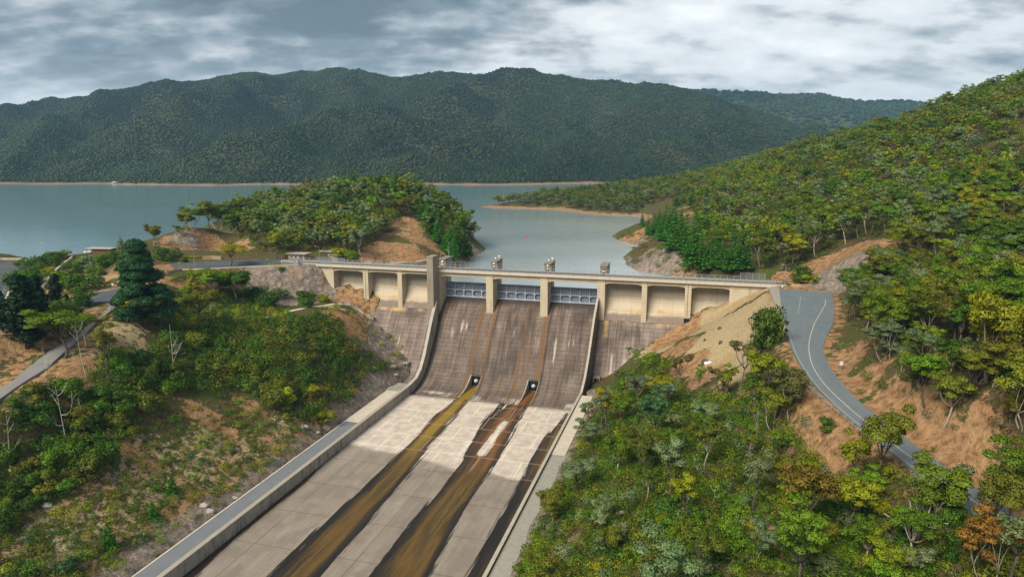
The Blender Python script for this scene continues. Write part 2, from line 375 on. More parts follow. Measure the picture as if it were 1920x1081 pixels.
# rough natural ground away from the made surfaces
wild = smooth(2, 14, np.minimum(np.abs(V_ + 2), 99) + 8 * ((U_ < -95) | (U_ > 125))) * (1 - ((U_ > -34) & (U_ < 58) & (V_ > -14)))
lowf = fbm(gx, gy, 22, 4, 3); hif = fbm(gx, gy, 7, 3, 11)
GZ = GZ + wild * (lowf * 2.2 + hif * 0.9) * smooth(-12, -7, GZ) * np.where(gy < 330, 0.62, 1.0)
ridge = 1 - np.abs(fbm(gx, gy, 60, 3, 29)) * 2
GZ = GZ + (ridge - 0.7) * 7 * smooth(20, 60, GZ)
# the ground is dug out under the chute and behind the dam
inch = (U_ > -26.0) & (U_ < 47.2) & (V_ > -16)
GZ = np.where(inch, np.minimum(GZ, -49), GZ)
behind = (U_ > -84) & (U_ < 112) & (V_ < -3) & (V_ > -20)
GZ = np.where(behind, np.minimum(GZ, -13), GZ)
def seg_dist(x, y, A, B):
    """distance to the ribbon's nearest cross-section centre minus half its width, and the ribbon height there"""
    C = (A + B) / 2; hw = np.linalg.norm((A - B)[:, :2], axis=1) / 2
    best = np.full(x.shape, 1e9); zz = np.zeros(x.shape)
    for i in range(len(C)):
        d = np.hypot(x - C[i, 0], y - C[i, 1]) - hw[i]
        m = d < best; best = np.where(m, d, best); zz = np.where(m, C[i, 2], zz)
    return best, zz
ROADD = np.full(gx.shape, 1e9)
for nm, (A, B) in RD.items():
    d, zz = seg_dist(gx, gy, A, B)
    GZ = np.where(d < 9, (zz - 0.30) + (GZ - zz + 0.30) * smooth(1.5, 9, d), GZ); ROADD = np.minimum(ROADD, d)
def ground_z(x, y):
    x = np.asarray(x, float); y = np.asarray(y, float)
    i = np.clip(np.searchsorted(GX, x) - 1, 0, len(GX) - 2); j = np.clip(np.searchsorted(GY, y) - 1, 0, len(GY) - 2)
    fx = np.clip((x - GX[i]) / (GX[i + 1] - GX[i]), 0, 1); fy = np.clip((y - GY[j]) / (GY[j + 1] - GY[j]), 0, 1)
    return (GZ[j, i] * (1 - fx) + GZ[j, i + 1] * fx) * (1 - fy) + (GZ[j + 1, i] * (1 - fx) + GZ[j + 1, i + 1] * fx) * fy
def ground_at(px, py, tmin=40, tmax=1060):
    r = ray(px, py); t = np.arange(tmin, tmax, 0.5); P = EYE[None] + t[:, None] * r[None]
    dz = P[:, 2] - ground_z(P[:, 0], P[:, 1]); k = np.nonzero(dz < 0)[0]
    if not len(k): return None
    k = k[0]; p = P[k].copy(); p[2] = ground_z(p[0], p[1]); return p
def on_ground(x, y): return np.array([x, y, float(ground_z(x, y))])
# natural cover, by place: R bare orange soil, G dry yellow grass, B bare rock; the rest is litter and low green growth
cov = np.zeros(gx.shape + (3,))
def splat(px, py, r, ch, k=1.0, ry=None):
    p = ground_at(px, py)
    if p is None: return
    d = np.hypot((gx - p[0]) / r, (gy - p[1]) / (ry or r)) + 0.5 * fbm(gx, gy, r * 0.8, 3, 41)
    cov[..., ch] = np.maximum(cov[..., ch], k * (1 - smooth(0.65, 1.15, d)))
SPL = [(1230, 480, 14, 2, .8), (1185, 445, 12, 0, .7), (1215, 450, 10, 2, .7), (1250, 505, 12, 2, .8), (1270, 515, 9, 0, .6), (872, 470, 9, 0, .8), (862, 488, 8, 2, .7), (850, 460, 8, 0, .6),   # px, py, radius m, channel, strength
 (380, 452, 11, 0, .9), (330, 458, 10, 0, .9), (440, 468, 9, 0, .9), (345, 446, 8, 2, .8), (730, 465, 16, 0, .8), (790, 450, 12, 0, .8), (760, 480, 16, 0, .7), (690, 480, 10, 0, .7), (770, 420, 14, 0, .8), (820, 470, 8, 0, .6), (885, 465, 6, 2, .8), (880, 480, 5, 0, .8),
 (540, 530, 14, 2, 1), (500, 515, 12, 2, 1), (580, 530, 12, 2, 1), (605, 545, 8, 2, .9), (520, 545, 12, 2, .8),
 (640, 595, 9, 0, .7), (645, 600, 8, 1, .7), (660, 630, 6, 0, .7), (625, 575, 6, 1, .6), (720, 690, 10, 2, .9), (740, 700, 8, 2, .9), (700, 720, 9, 2, .8), (715, 660, 6, 2, .7), (680, 740, 7, 0, .6),
 (400, 790, 5, 0, .8), (360, 770, 4, 0, .7), (430, 815, 4, 0, .8), (490, 775, 3, 0, .8), (460, 760, 3.5, 0, .7), (250, 850, 4, 0, .7), (290, 880, 3.5, 0, .6), (220, 820, 3, 1, .6), (500, 840, 4, 1, .4), (560, 800, 3, 0, .6), (600, 790, 3, 0, .5), (640, 770, 4, 0, .6),
 (300, 900, 14, 1, .48), (200, 980, 12, 1, .42), (420, 860, 12, 1, .5), (100, 1030, 12, 1, .42), (520, 820, 8, 1, .5), (520, 880, 4, 0, .5), (470, 910, 4, 2, .7), (430, 930, 4, 2, .6), (395, 955, 3, 2, .9), (360, 1000, 4, 0, .6), (310, 1030, 4, 0, .5), (250, 1060, 4, 0, .5), (90, 960, 3, 2, .5), (150, 930, 3, 0, .5), (200, 920, 4, 0, .4), (330, 960, 3, 0, .6), (80, 950, 3, 0, .5),
 (60, 690, 8, 0, .6), (30, 650, 8, 0, .6), (140, 690, 8, 0, .7), (100, 720, 8, 0, .6), (170, 640, 8, 0, .6), (220, 610, 8, 1, .55), (230, 640, 8, 1, .6), (190, 680, 8, 1, .5), (150, 590, 6, 0, .7), (170, 580, 5, 0, .6), (205, 585, 6, 0, .6), (120, 700, 7, 1, .5), (20, 720, 8, 0, .6),
 (170, 532, 10, 0, .9), (210, 510, 10, 0, .6), (130, 540, 8, 0, .8), (100, 545, 8, 0, .8), (310, 500, 10, 0, .9), (335, 530, 8, 0, .8), (200, 545, 8, 0, .7), (230, 540, 7, 0, .7), (270, 520, 9, 0, .5), (60, 520, 8, 0, .6),
 (1400, 600, 12, 1, 1), (1430, 570, 10, 1, 1), (1350, 625, 9, 1, 1), (1380, 650, 12, 1, 1), (1420, 640, 10, 1, 1), (1320, 640, 7, 1, .9), (1340, 680, 8, 1, .8), (1450, 570, 7, 1, .9), (1455, 620, 6, 0, .6), (1290, 645, 6, 0, .8), (1300, 675, 6, 0, .9), (1320, 705, 6, 0, .9), (1280, 655, 5, 0, .8), (1400, 690, 8, 1, .8),
 (1500, 750, 5, 0, .8), (1540, 790, 7, 0, .9), (1580, 810, 6, 0, .9), (1560, 840, 7, 0, .8), (1620, 840, 6, 0, .6), (1500, 700, 4, 0, .7), (1530, 760, 5, 0, .9),
 (1580, 680, 5, 0, 1), (1620, 720, 5, 0, 1), (1660, 750, 5, 0, 1), (1700, 780, 5, 0, 1), (1600, 650, 4, 0, .6), (1740, 820, 5, 0, .9), (1790, 850, 5, 0, .8), (1840, 890, 5, 0, .7), (1262, 655, 5, 0, 1), (1285, 690, 6, 0, 1), (1315, 715, 6, 0, 1), (1245, 655, 4, 1, .9), (1260, 632, 7, 1, .9), (1245, 645, 6, 0, .8), (1290, 622, 6, 1, .9), (1330, 612, 7, 1, .9), (1370, 595, 7, 1, .9), (1410, 575, 7, 1, .9), (1440, 556, 6, 1, .9), (1225, 655, 5, 1, .7),
 (1530, 500, 9, 0, .9), (1560, 490, 10, 0, .9), (1590, 475, 10, 0, .9), (1630, 460, 9, 0, .8), (1570, 525, 8, 2, .9), (1545, 525, 7, 2, .8), (1600, 510, 8, 2, .5), (1480, 520, 10, 0, .6), (1680, 450, 7, 0, .6), (1510, 525, 7, 0, .8),
 (1270, 500, 10, 0, .7), (1265, 480, 9, 2, .6), (1230, 470, 10, 2, .6), (1200, 455, 10, 0, .5), (1280, 390, 12, 0, .6), (1300, 400, 10, 0, .5), (1340, 360, 14, 0, .4),
 (1030, 985, 2.2, 0, .8), (1040, 1040, 2.6, 0, .9), (1020, 1060, 2.2, 0, .8), (1060, 1020, 2, 0, .8), (1120, 960, 1.6, 0, .5), (990, 1050, 2, 0, .7), (1460, 1000, 4, 0, .6), (1240, 760, 4, 0, .4), (1150, 840, 3, 0, .5), (1100, 740, 4, 2, .6), (1118, 735, 3, 0, .5),
 (1880, 640, 6, 0, .5), (1800, 650, 7, 0, .5), (1760, 600, 6, 0, .4), (1900, 480, 8, 0, .4), (1700, 240, 12, 0, .5), (1750, 330, 10, 0, .3), (1590, 240, 12, 0, .5), (1500, 300, 12, 0, .3)]
for q in SPL: splat(*q)
bare = (1 - smooth(-9.2, -8.2, GZ + fbm(gx, gy, 9, 3, 5) * 1.6)) * (V_ < -8)      # the drawn-down shore below the old waterline
cov[..., 0] = np.maximum(cov[..., 0], bare * np.where(gy > 600, 1.0, 0.45)); cov[..., 2] = np.maximum(cov[..., 2], bare * np.where(gy > 600, 0.15, 0.55))
near = lambda a, b, c, d: smooth(a - 2, a + 1, U_) * (1 - smooth(b - 1, b + 2, U_)) * smooth(c - 2, c + 1, V_) * (1 - smooth(d - 1, d + 3, V_))
cov[..., 1] = np.maximum(cov[..., 1], .95 * near(86, 113, -2, 9)); cov[..., 0] = np.maximum(cov[..., 0], .8 * near(74, 86, -2, 12)); cov[..., 0] = np.maximum(cov[..., 0], .75 * near(-76, -50, -2, 9)); cov[..., 2] = np.maximum(cov[..., 2], .85 * near(-52, -26, 2, 33) * (U_ > -46 + .6 * V_ - 10)); cov[..., 0] = np.maximum(cov[..., 0], .6 * near(-54, -30, 2, 30))
vergeL = (1 - smooth(1.0, 4.5, ROADD + fbm(gx, gy, 6, 2, 9) * 3)); cov[..., 1] = np.maximum(cov[..., 1], 0.3 * vergeL * (gx < 0)); cov[..., 0] = np.maximum(cov[..., 0], 0.65 * vergeL * (gx > 0))
cov[..., 2] = np.maximum(cov[..., 2], (1 - smooth(1.0, 5.0, np.abs(U_ + 29) + fbm(gx, gy, 6, 2, 71) * 4)) * (V_ > 30) * 0.9)      # the scraped rock along the chute road
cov[..., 0] = np.maximum(cov[..., 0], (1 - smooth(5.0, 12.0, np.abs(U_ + 29) + fbm(gx, gy, 8, 3, 77) * 9)) * (V_ > 40) * 0.5)
cov[..., 2] = np.maximum(cov[..., 2], ((U_ > 46) & (U_ < 53) & (V_ > 30)) * 0.8)

def terrain_material():
    k = NT('ground_earth'); p = k.coord('Position'); att = k.n('Attribute', attribute_name='cover'); sp = k.n('SeparateColor'); k.l(att.outputs['Color'], sp.inputs[0])
    n1 = k.noise(p, 0.11, 6, .6); n2 = k.noise(p, 0.55, 6, .62); n3 = k.noise(p, 2.1, 5, .65); vo = k.voro(p, 0.42)
    wob = k.math('ADD', k.math('MULTIPLY', k.math('SUBTRACT', n2, 0.5), 1.9), k.math('MULTIPLY', k.math('SUBTRACT', n3, 0.5), 0.55))
    def msk(ch): return k.mapr(k.math('ADD', sp.outputs[ch], wob), 0.32, 0.62)
    lit = k.mix(k.mapr(n3, .35, .65), (0.06, 0.042, 0.022), (0.15, 0.105, 0.05)); grn = k.mix(n2, (0.035, 0.055, 0.012), (0.11, 0.13, 0.025))
    base = k.mix(k.mapr(k.math('ADD', n1, k.math('MULTIPLY', n2, 0.6)), .62, .92), grn, lit)
    soil = k.mix(k.mapr(n2, .32, .68), (0.19, 0.10, 0.045), (0.42, 0.255, 0.130)); soil = k.mix(k.mapr(n3, .5, .72), soil, (0.33, 0.20, 0.10)); soil = k.mix(k.mapr(n1, .54, .68, 0, .6), soil, (0.38, 0.17, 0.065))
    dry = k.mix(k.mapr(n3, .3, .7), (0.30, 0.215, 0.11), (0.53, 0.415, 0.25)); dry = k.mix(k.mapr(n1, .5, .7, 0, .5), dry, (0.36, 0.22, 0.06))
    rock = k.mix(k.mapr(k.noise(p, 0.9, 8, .72, 1.2), .3, .7), (0.115, 0.095, 0.085), (0.42, 0.34, 0.27)); rock = k.mix(k.mapr(vo, .25, .9, .0, .55), rock, (0.10, 0.085, 0.08)); rock = k.mix(k.mapr(n1, .5, .65, 0, .35), rock, (0.36, 0.22, 0.12))
    c = k.mix(msk(1), base, dry); c = k.mix(msk(0), c, soil); c = k.mix(msk(2), c, rock)
    h = k.math('ADD', k.math('MULTIPLY', n2, 0.9), k.math('MULTIPLY', n3, 0.5)); h = k.math('ADD', h, k.math('MULTIPLY', k.math('MULTIPLY', vo, sp.outputs[2]), 0.8))
    k.princ(c, 0.95, 0.1, k.bump(h, 0.9, 0.9)); return k.m
M_GROUND = terrain_material()
ny_, nx_ = gx.shape
idx = np.arange(ny_ * nx_).reshape(ny_, nx_)
quads = np.stack([idx[:-1, :-1].ravel(), idx[:-1, 1:].ravel(), idx[1:, 1:].ravel(), idx[1:, :-1].ravel()], 1)
g = mesh_obj('ground', np.stack([gx.ravel(), gy.ravel(), GZ.ravel()], 1), quads, M_GROUND, smooth_shade=True, attrs={'cover': cov.reshape(-1, 3)}); tag(g, kind='structure')

# ------------------------------------------------------------------ lake
def water_material():
    k = NT('lake_water'); p = k.coord('Position', (1, 0.55, 1)); w1 = k.noise(p, 0.35, 3, .6); w2 = k.noise(k.coord('Position', (1, .4, 1)), 0.06, 3, .5)
    patch = k.noise(k.coord('Position', (0.5, 1.6, 1)), 0.006, 4, .55)
    # paler sky reflection eastward is painted into the base colour; greener to the west
    sx = k.n('SeparateXYZ'); k.l(k.n('NewGeometry').outputs['Position'], sx.inputs[0])
    f = k.mapr(k.math('ADD', sx.outputs[0], k.math('MULTIPLY', sx.outputs[1], -.25)), -420, 120)
    c = k.mix(f, WATER_W, WATER_E); c = k.mix(k.mapr(patch, .35, .65, 0, .25), c, (0.09, 0.16, 0.175))
    h = k.math('ADD', k.math('MULTIPLY', w1, 0.35), w2)
    b = k.princ(c, 0.12, 0.5, k.bump(h, 0.2, 0.6)); b.inputs['IOR'].default_value = 1.33; return k.m
WATER_W = (0.135, 0.235, 0.268); WATER_E = (0.43, 0.45, 0.44)
M_WATER = water_material()
lk = MB(); a0, a1 = W(-84, -8.3, LAKE), W(112, -8.3, LAKE)
lk.poly([a0, a1, np.array([700, 240, LAKE]), np.array([5200, 1500, LAKE]), np.array([5200, 9000, LAKE]), np.array([-6500, 9000, LAKE]), np.array([-6500, 600, LAKE]), np.array([-700, 352, LAKE]), np.array([-150, 352, LAKE])])
tag(lk.build('lake_water', M_WATER), kind='structure')

# ------------------------------------------------------------------ far hills
HP = []
def h_px(*L):
    for x, y, Y in L: HP.append(atY(x, y, Y))
# skyline of the main ridge (tree tops subtracted), its spurs and the shore
h_px((-160, 215, 2500), (-60, 200, 2500), (0, 184, 2500), (100, 186, 2500), (200, 170, 2550), (330, 156, 2600), (400, 148, 2600), (460, 139, 2600), (520, 146, 2650), (590, 138, 2650), (700, 140, 2700), (800, 144, 2700), (900, 141, 2700), (1000, 141, 2650), (1080, 147, 2600), (1160, 160, 2550), (1260, 164, 2450), (1330, 175, 2400), (1420, 193, 2350), (1480, 207, 2300), (1540, 228, 2250), (1600, 262, 2200), (1700, 300, 2200))
h_px((880, 158, 2450), (820, 172, 2300), (700, 190, 2150), (600, 205, 2000), (500, 240, 1850), (420, 262, 1760), (330, 295, 1660), (260, 318, 1600))   # spur to the west shore
h_px((640, 250, 2050), (740, 240, 2150), (760, 200, 2400), (620, 290, 1800), (700, 300, 1850))                                                           # gully east of it
h_px((300, 215, 2150), (200, 250, 2000), (120, 290, 1800), (300, 260, 2000), (150, 225, 2250), (40, 270, 2000), (20, 320, 1700), (390, 200, 2250))
h_px((590, 262, 1800), (520, 290, 1680), (470, 310, 1620), (640, 318, 1620), (560, 318, 1600))
h_px((1010, 160, 2400), (960, 190, 2200), (900, 225, 2000), (850, 258, 1850), (790, 290, 1700), (730, 315, 1620), (700, 330, 1580))                       # spur dividing the bays
h_px((1180, 190, 2300), (1120, 230, 2050), (1060, 265, 1880), (1000, 300, 1720), (940, 318, 1620), (1100, 300, 1780), (1200, 290, 1850), (1250, 220, 2150), (1350, 230, 2100), (1400, 260, 2000), (1300, 290, 1850), (1450, 300, 1900), (1550, 320, 1900))
for x in range(-200, 1500, 100):
    Yb = 1500 + 45 * math.sin(x * .013) + 38 * math.sin(x * .041 + 1) + 22 * math.sin(x * .097) + (70 if 640 < x < 720 else 0)
    HP.append(np.array([(x - 960) / FPX * Yb, Yb - 0, -10.5])); HP.append(np.array([(x - 960) / FPX * (Yb - 160), Yb - 160, -34]))
HP += [np.array(q, float) for q in [(-627, 2200, 142), (-473, 2330, 178), (-737, 2050, 82), (-823, 1950, 50), (-910, 1850, 22), (-306, 2450, 228), (-190, 2350, 200), (-275, 2200, 128), (-305, 1950, 58), (70, 2250, 150), (140, 2150, 110), (110, 1950, 50), (-560, 1800, 40), (-430, 1760, 30), (-2600, 3400, 60), (-1400, 3500, 90), (0, 3600, 120), (1000, 3300, 70), (-2600, 1900, 10), (-2600, 1500, -20), (1600, 2400, 40), (1600, 1500, 10), (2400, 3400, 60), (1300, 2900, 40), (1000, 2900, 60)]]
HP = np.array(HP)
kp = []
for i, p in enumerate(HP):
    if all(np.hypot(*(p[:2] - HP[j][:2])) > 40 for j in kp): kp.append(i)
HP = HP[kp]
hX = np.arange(-2500, 1500, 20.0); hY = np.arange(1330, 3200, 20.0); hx, hy = np.meshgrid(hX, hY)
HZ = tps(HP[:, :2] / 1000, HP[:, 2], .0002)(np.stack([hx.ravel(), hy.ravel()], 1) / 1000).reshape(hx.shape)
SPURS = [[(880, 158, 2350), (820, 172, 2180), (700, 190, 2020), (600, 205, 1880), (500, 240, 1740), (420, 262, 1660), (330, 295, 1580), (260, 318, 1530), (235, 336, 1510)], [(520, 238, 1770), (560, 272, 1660), (610, 303, 1580), (650, 330, 1520)], [(420, 150, 2400), (330, 190, 2150), (250, 230, 1950), (180, 275, 1750), (140, 318, 1600)], [(200, 172, 2450), (120, 215, 2150), (60, 265, 1850), (20, 312, 1650)],
         [(1010, 150, 2450), (960, 190, 2150), (900, 225, 1950), (850, 258, 1800), (790, 290, 1660), (730, 315, 1570), (700, 334, 1520)], [(1250, 166, 2350), (1180, 200, 2150), (1110, 240, 1950), (1040, 280, 1750), (980, 310, 1600), (950, 332, 1540)], [(1400, 192, 2250), (1330, 225, 2050), (1270, 260, 1850), (1200, 300, 1680), (1150, 328, 1570)], [(1540, 228, 2150), (1480, 262, 1950), (1420, 296, 1780), (1380, 322, 1650)], [(650, 146, 2560), (668, 200, 2230), (690, 250, 1960), (722, 296, 1730)]]
wx = hx + 45 * fbm(hx, hy, 240, 3, 61); wy = hy + 45 * fbm(hx, hy, 240, 3, 67)
SZ = np.full(hx.shape, -60.0)
for L in SPURS:
    P = np.array([atY(*q) for q in L]); s_ = np.r_[0, np.cumsum(np.linalg.norm(np.diff(P[:, :2], axis=0), axis=1))]; q = np.arange(0, s_[-1], 18.0); C = np.stack([np.interp(q, s_, P[:, k]) for k in range(3)], 1); zs = np.full(hx.shape, -99.0)
    for c in C: zs = np.maximum(zs, c[2] - .60 * np.sqrt((wx - c[0]) ** 2 + (wy - c[1]) ** 2 + 160) )
    SZ = np.maximum(SZ, zs)
low = HZ - 105 * smooth(15, 150, HZ) * (1 - smooth(2250, 2560, hy))
k_ = 14.0; HZ = np.maximum(low, SZ) + k_ * np.log1p(np.exp(-np.abs(low - SZ) / k_)) * smooth(-10, 30, HZ)
gul = (1 - np.abs(fbm(hx + 60 * fbm(hx, hy, 300, 2, 8), hy, 260, 4, 21)) * 2.4)
amp = smooth(0, 70, HZ) 
HZ = HZ + amp * (gul - 0.65) * 46 + smooth(-9, 6, HZ) * fbm(hx, hy, 60, 3, 33) * 7
def far_z(x, y):
    x = np.asarray(x, float); y = np.asarray(y, float); i = np.clip(((x - hX[0]) / 20).astype(int), 0, len(hX) - 2); j = np.clip(((y - hY[0]) / 20).astype(int), 0, len(hY) - 2)
    fx = np.clip((x - hX[i]) / 20, 0, 1); fy = np.clip((y - hY[j]) / 20, 0, 1)
    return (HZ[j, i] * (1 - fx) + HZ[j, i + 1] * fx) * (1 - fy) + (HZ[j + 1, i] * (1 - fx) + HZ[j + 1, i + 1] * fx) * fy
def hill_material():
    k = NT('far_hill_earth'); p = k.coord('Position'); n = k.noise(p, 0.02, 6, .6); sx = k.n('SeparateXYZ'); k.l(p, sx.inputs[0])
    shore = k.mapr(k.math('ADD', sx.outputs[2], k.math('MULTIPLY', n, 8)), -5.5, -2.5, 1, 0)
    c = k.mix(n, (0.035, 0.045, 0.015), (0.085, 0.085, 0.035)); c = k.mix(shore, c, k.mix(k.noise(p, .09, 4), (0.20, 0.105, 0.055), (0.33, 0.20, 0.115)))
    k.princ(c, 0.95, 0.1); return k.m
M_HILL = hill_material()
def grid_obj(name, X2, Y2, Z2, mat):
    m, n = X2.shape; ii = np.arange(m * n).reshape(m, n)
    q = np.stack([ii[:-1, :-1].ravel(), ii[:-1, 1:].ravel(), ii[1:, 1:].ravel(), ii[1:, :-1].ravel()], 1)
    return tag(mesh_obj(name, np.stack([X2.ravel(), Y2.ravel(), Z2.ravel()], 1), q, mat, smooth_shade=True), kind='structure')
grid_obj('hills', hx, hy, HZ, M_HILL)
# the bluer ridge behind
RP = []
for x, y in [(1180, 175), (1280, 168), (1370, 172), (1420, 174), (1470, 180), (1530, 178), (1570, 186), (1620, 193), (1690, 190), (1760, 200), (1900, 220), (2100, 240)]:
    for dy, dz in ((0, 0), (-420, -75), (-900, -190), (500, -60)):
        p = atY(x, y, 3900); RP.append(np.array([p[0] * (3900 + dy * .6) / 3900, 3900 + dy, p[2] + dz - 14]))
RP = np.array(RP); rX = np.arange(400, 3700, 30.0); rY = np.arange(3050, 4400, 30.0); rx, ry = np.meshgrid(rX, rY)
RZ = tps(RP[:, :2] / 1000, RP[:, 2])(np.stack([rx.ravel(), ry.ravel()], 1) / 1000).reshape(rx.shape) + (1 - np.abs(fbm(rx, ry, 300, 4, 51)) * 2.4 - .65) * 40
RZ = RZ - 330 * (1 - smooth(3050, 3330, ry))
def ridge_z(x, y):
    i = np.clip(((x - rX[0]) / 30).astype(int), 0, len(rX) - 2); j = np.clip(((y - rY[0]) / 30).astype(int), 0, len(rY) - 2)
    fx = np.clip((x - rX[i]) / 30, 0, 1); fy = np.clip((y - rY[j]) / 30, 0, 1)
    return (RZ[j, i] * (1 - fx) + RZ[j, i + 1] * fx) * (1 - fy) + (RZ[j + 1, i] * (1 - fx) + RZ[j + 1, i + 1] * fx) * fy
grid_obj('distant_hills', rx, ry, RZ, M_HILL)
# ------------------------------------------------------------------ concrete, asphalt, steel
def concrete_face_material():
    """the weathered lower concrete of the chute face: lift joints, lime runs, rust bands; UV = metres along the dam / down the slope"""
    k = NT('weathered_spillway_concrete'); uv = k.coord('UV'); p = k.coord('Position')
    st = k.noise(k.coord('UV', (0.9, 0.035, 1)), 1.0, 6, .62); st2 = k.noise(k.coord('UV', (2.6, 0.10, 1)), 1.0, 4, .6); bl = k.noise(uv, 0.16, 5, .6); fn = k.noise(uv, 1.6, 5, .7)
    c = k.ramp(k.math('ADD', k.math('MULTIPLY', st, .62), k.math('MULTIPLY', bl, .42)), [(.32, (0.048, 0.036, 0.031)), (.46, (0.118, 0.087, 0.071)), (.60, (0.185, 0.142, 0.116)), (.78, (0.34, 0.28, 0.235))])
    c = k.mix(k.mapr(st2, .58, .8, 0, .45), c, (0.07, 0.058, 0.052)); c = k.mix(k.mapr(fn, .62, .8, 0, .5), c, (0.46, 0.40, 0.34))
    br = k.n('TexBrick'); br.offset = 0.5; br.inputs['Scale'].default_value = 1; br.inputs['Brick Width'].default_value = 9.2; br.inputs['Row Height'].default_value = 1.9; br.inputs['Mortar Size'].default_value = .085; br.inputs['Mortar Smooth'].default_value = .3
    br.inputs['Color1'].default_value = (.94, .94, .94, 1); br.inputs['Color2'].default_value = (1.06, 1.05, 1.04, 1); br.inputs['Mortar'].default_value = (.42, .40, .39, 1); wv = k.n('VectorMath'); wv.operation = 'SCALE'; k.l(k.noise(uv, .35, 3, .5, col=True), wv.inputs[0]); wv.inputs['Scale'].default_value = .9; va = k.n('VectorMath'); k.l(uv, va.inputs[0]); k.l(wv.outputs[0], va.inputs[1]); k.l(va.outputs[0], br.inputs['Vector'])
    c = k.mix(k.mapr(bl, .2, .6, .5, 1.0), c, br.outputs['Color'], 'MULTIPLY')
    c = k.mix(k.attr('wing'), c, k.mix(1.0, c, (1.45, 1.47, 1.52), 'MULTIPLY'))
    rust = k.math('ADD', k.attr('rust'), k.math('ADD', k.math('MULTIPLY', k.math('SUBTRACT', st2, .5), 1.5), k.math('MULTIPLY', k.math('SUBTRACT', bl, .5), .9))); rc = k.mix(st, (0.085, 0.045, 0.020), (0.235, 0.130, 0.058))
    c = k.mix(k.mapr(rust, .30, .75, 0, .85), c, rc)
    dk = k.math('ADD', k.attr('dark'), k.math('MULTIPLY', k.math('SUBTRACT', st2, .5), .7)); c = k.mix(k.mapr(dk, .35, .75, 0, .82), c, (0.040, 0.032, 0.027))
    lm = k.math('ADD', k.attr('lime'), k.math('MULTIPLY', k.math('SUBTRACT', st2, .5), 1.0)); c = k.mix(k.mapr(lm, .45, .8, 0, .7), c, (0.58, 0.52, 0.45))
    yl = k.math('ADD', k.attr('yellow'), k.math('MULTIPLY', k.math('SUBTRACT', bl, .5), 1.2)); c = k.mix(k.mapr(yl, .4, .8, 0, .8), c, (0.50, 0.34, 0.14))
    k.princ(c, .85, .25, k.bump(k.math('ADD', fn, k.math('MULTIPLY', br.outputs['Fac'], -1.2)), .35, .12)); return k.m
def beige_concrete(name, a=(0.44, 0.365, 0.255), b=(0.60, 0.51, 0.375), streak=0.45):
    k = NT(name); o = k.coord('Object'); rot = k.coord('Object', (1, 1, .07), rot=(0, 0, TH)); s = k.noise(rot, 1.1, 6, .65); n = k.noise(o, .35, 5, .6); f = k.noise(o, 2.5, 4, .7)
    c = k.mix(n, a, b); c = k.mix(k.mapr(s, .52, .75, 0, streak), c, (0.16, 0.135, 0.105)); c = k.mix(k.mapr(f, .6, .8, 0, .3), c, (0.66, 0.57, 0.44))
    wv = k.n('TexWave', wave_type='BANDS', bands_direction='Z'); wv.inputs['Scale'].default_value = .26; wv.inputs['Distortion'].default_value = .3; k.l(o, wv.inputs['Vector'])
    c = k.mix(k.mapr(wv.outputs['Fac'], .0, .10, .28, 0), c, (0.17, 0.14, 0.11))
    k.princ(c, .88, .2, k.bump(f, .2, .1)); return k.m
def bay_material():
    k = NT('bay_wall_concrete'); uv = k.coord('UV'); s = k.noise(k.coord('UV', (1.4, .06, 1)), 1, 6, .65); n = k.noise(uv, .25, 5, .6); f = k.noise(uv, 2.0, 4, .7)
    tan = k.mix(n, (0.44, 0.365, 0.265), (0.56, 0.475, 0.36)); gry = k.mix(s, (0.23, 0.20, 0.155), (0.46, 0.40, 0.31))
    z = k.n('SeparateXYZ'); k.l(uv, z.inputs[0]); h = k.math('ADD', z.outputs[1], k.math('MULTIPLY', k.math('SUBTRACT', n, .5), 1.6))
    c = k.mix(k.mapr(h, 8.4, 9.0), gry, tan)                                   # above the lift joint it is greyer, below it runs tan
    c = k.mix(k.math('MULTIPLY', k.mapr(h, 12.3, 13.6), k.mapr(n, .42, .66)), c, (0.48, 0.32, 0.15)); c = k.mix(k.mapr(h, 14.2, 15.6), c, (0.22, 0.17, 0.14))
    c = k.mix(k.mapr(s, .58, .78, 0, .5), c, (0.17, 0.14, 0.11)); c = k.mix(k.mapr(k.math('ADD', f, k.math('MULTIPLY', n, .6)), .92, 1.1, 0, .7), c, (0.72, 0.66, 0.57))
    br = k.n('TexBrick'); br.offset = 0.0; br.inputs['Scale'].default_value = 1; br.inputs['Brick Width'].default_value = 5.4; br.inputs['Row Height'].default_value = 4.6; br.inputs['Mortar Size'].default_value = .07
    br.inputs['Color1'].default_value = (1, 1, 1, 1); br.inputs['Color2'].default_value = (.93, .93, .93, 1); br.inputs['Mortar'].default_value = (.62, .6, .57, 1); k.l(uv, br.inputs['Vector'])
    k.princ(k.mix(.8, c, br.outputs['Color'], 'MULTIPLY'), .88, .2, k.bump(f, .2, .1)); return k.m
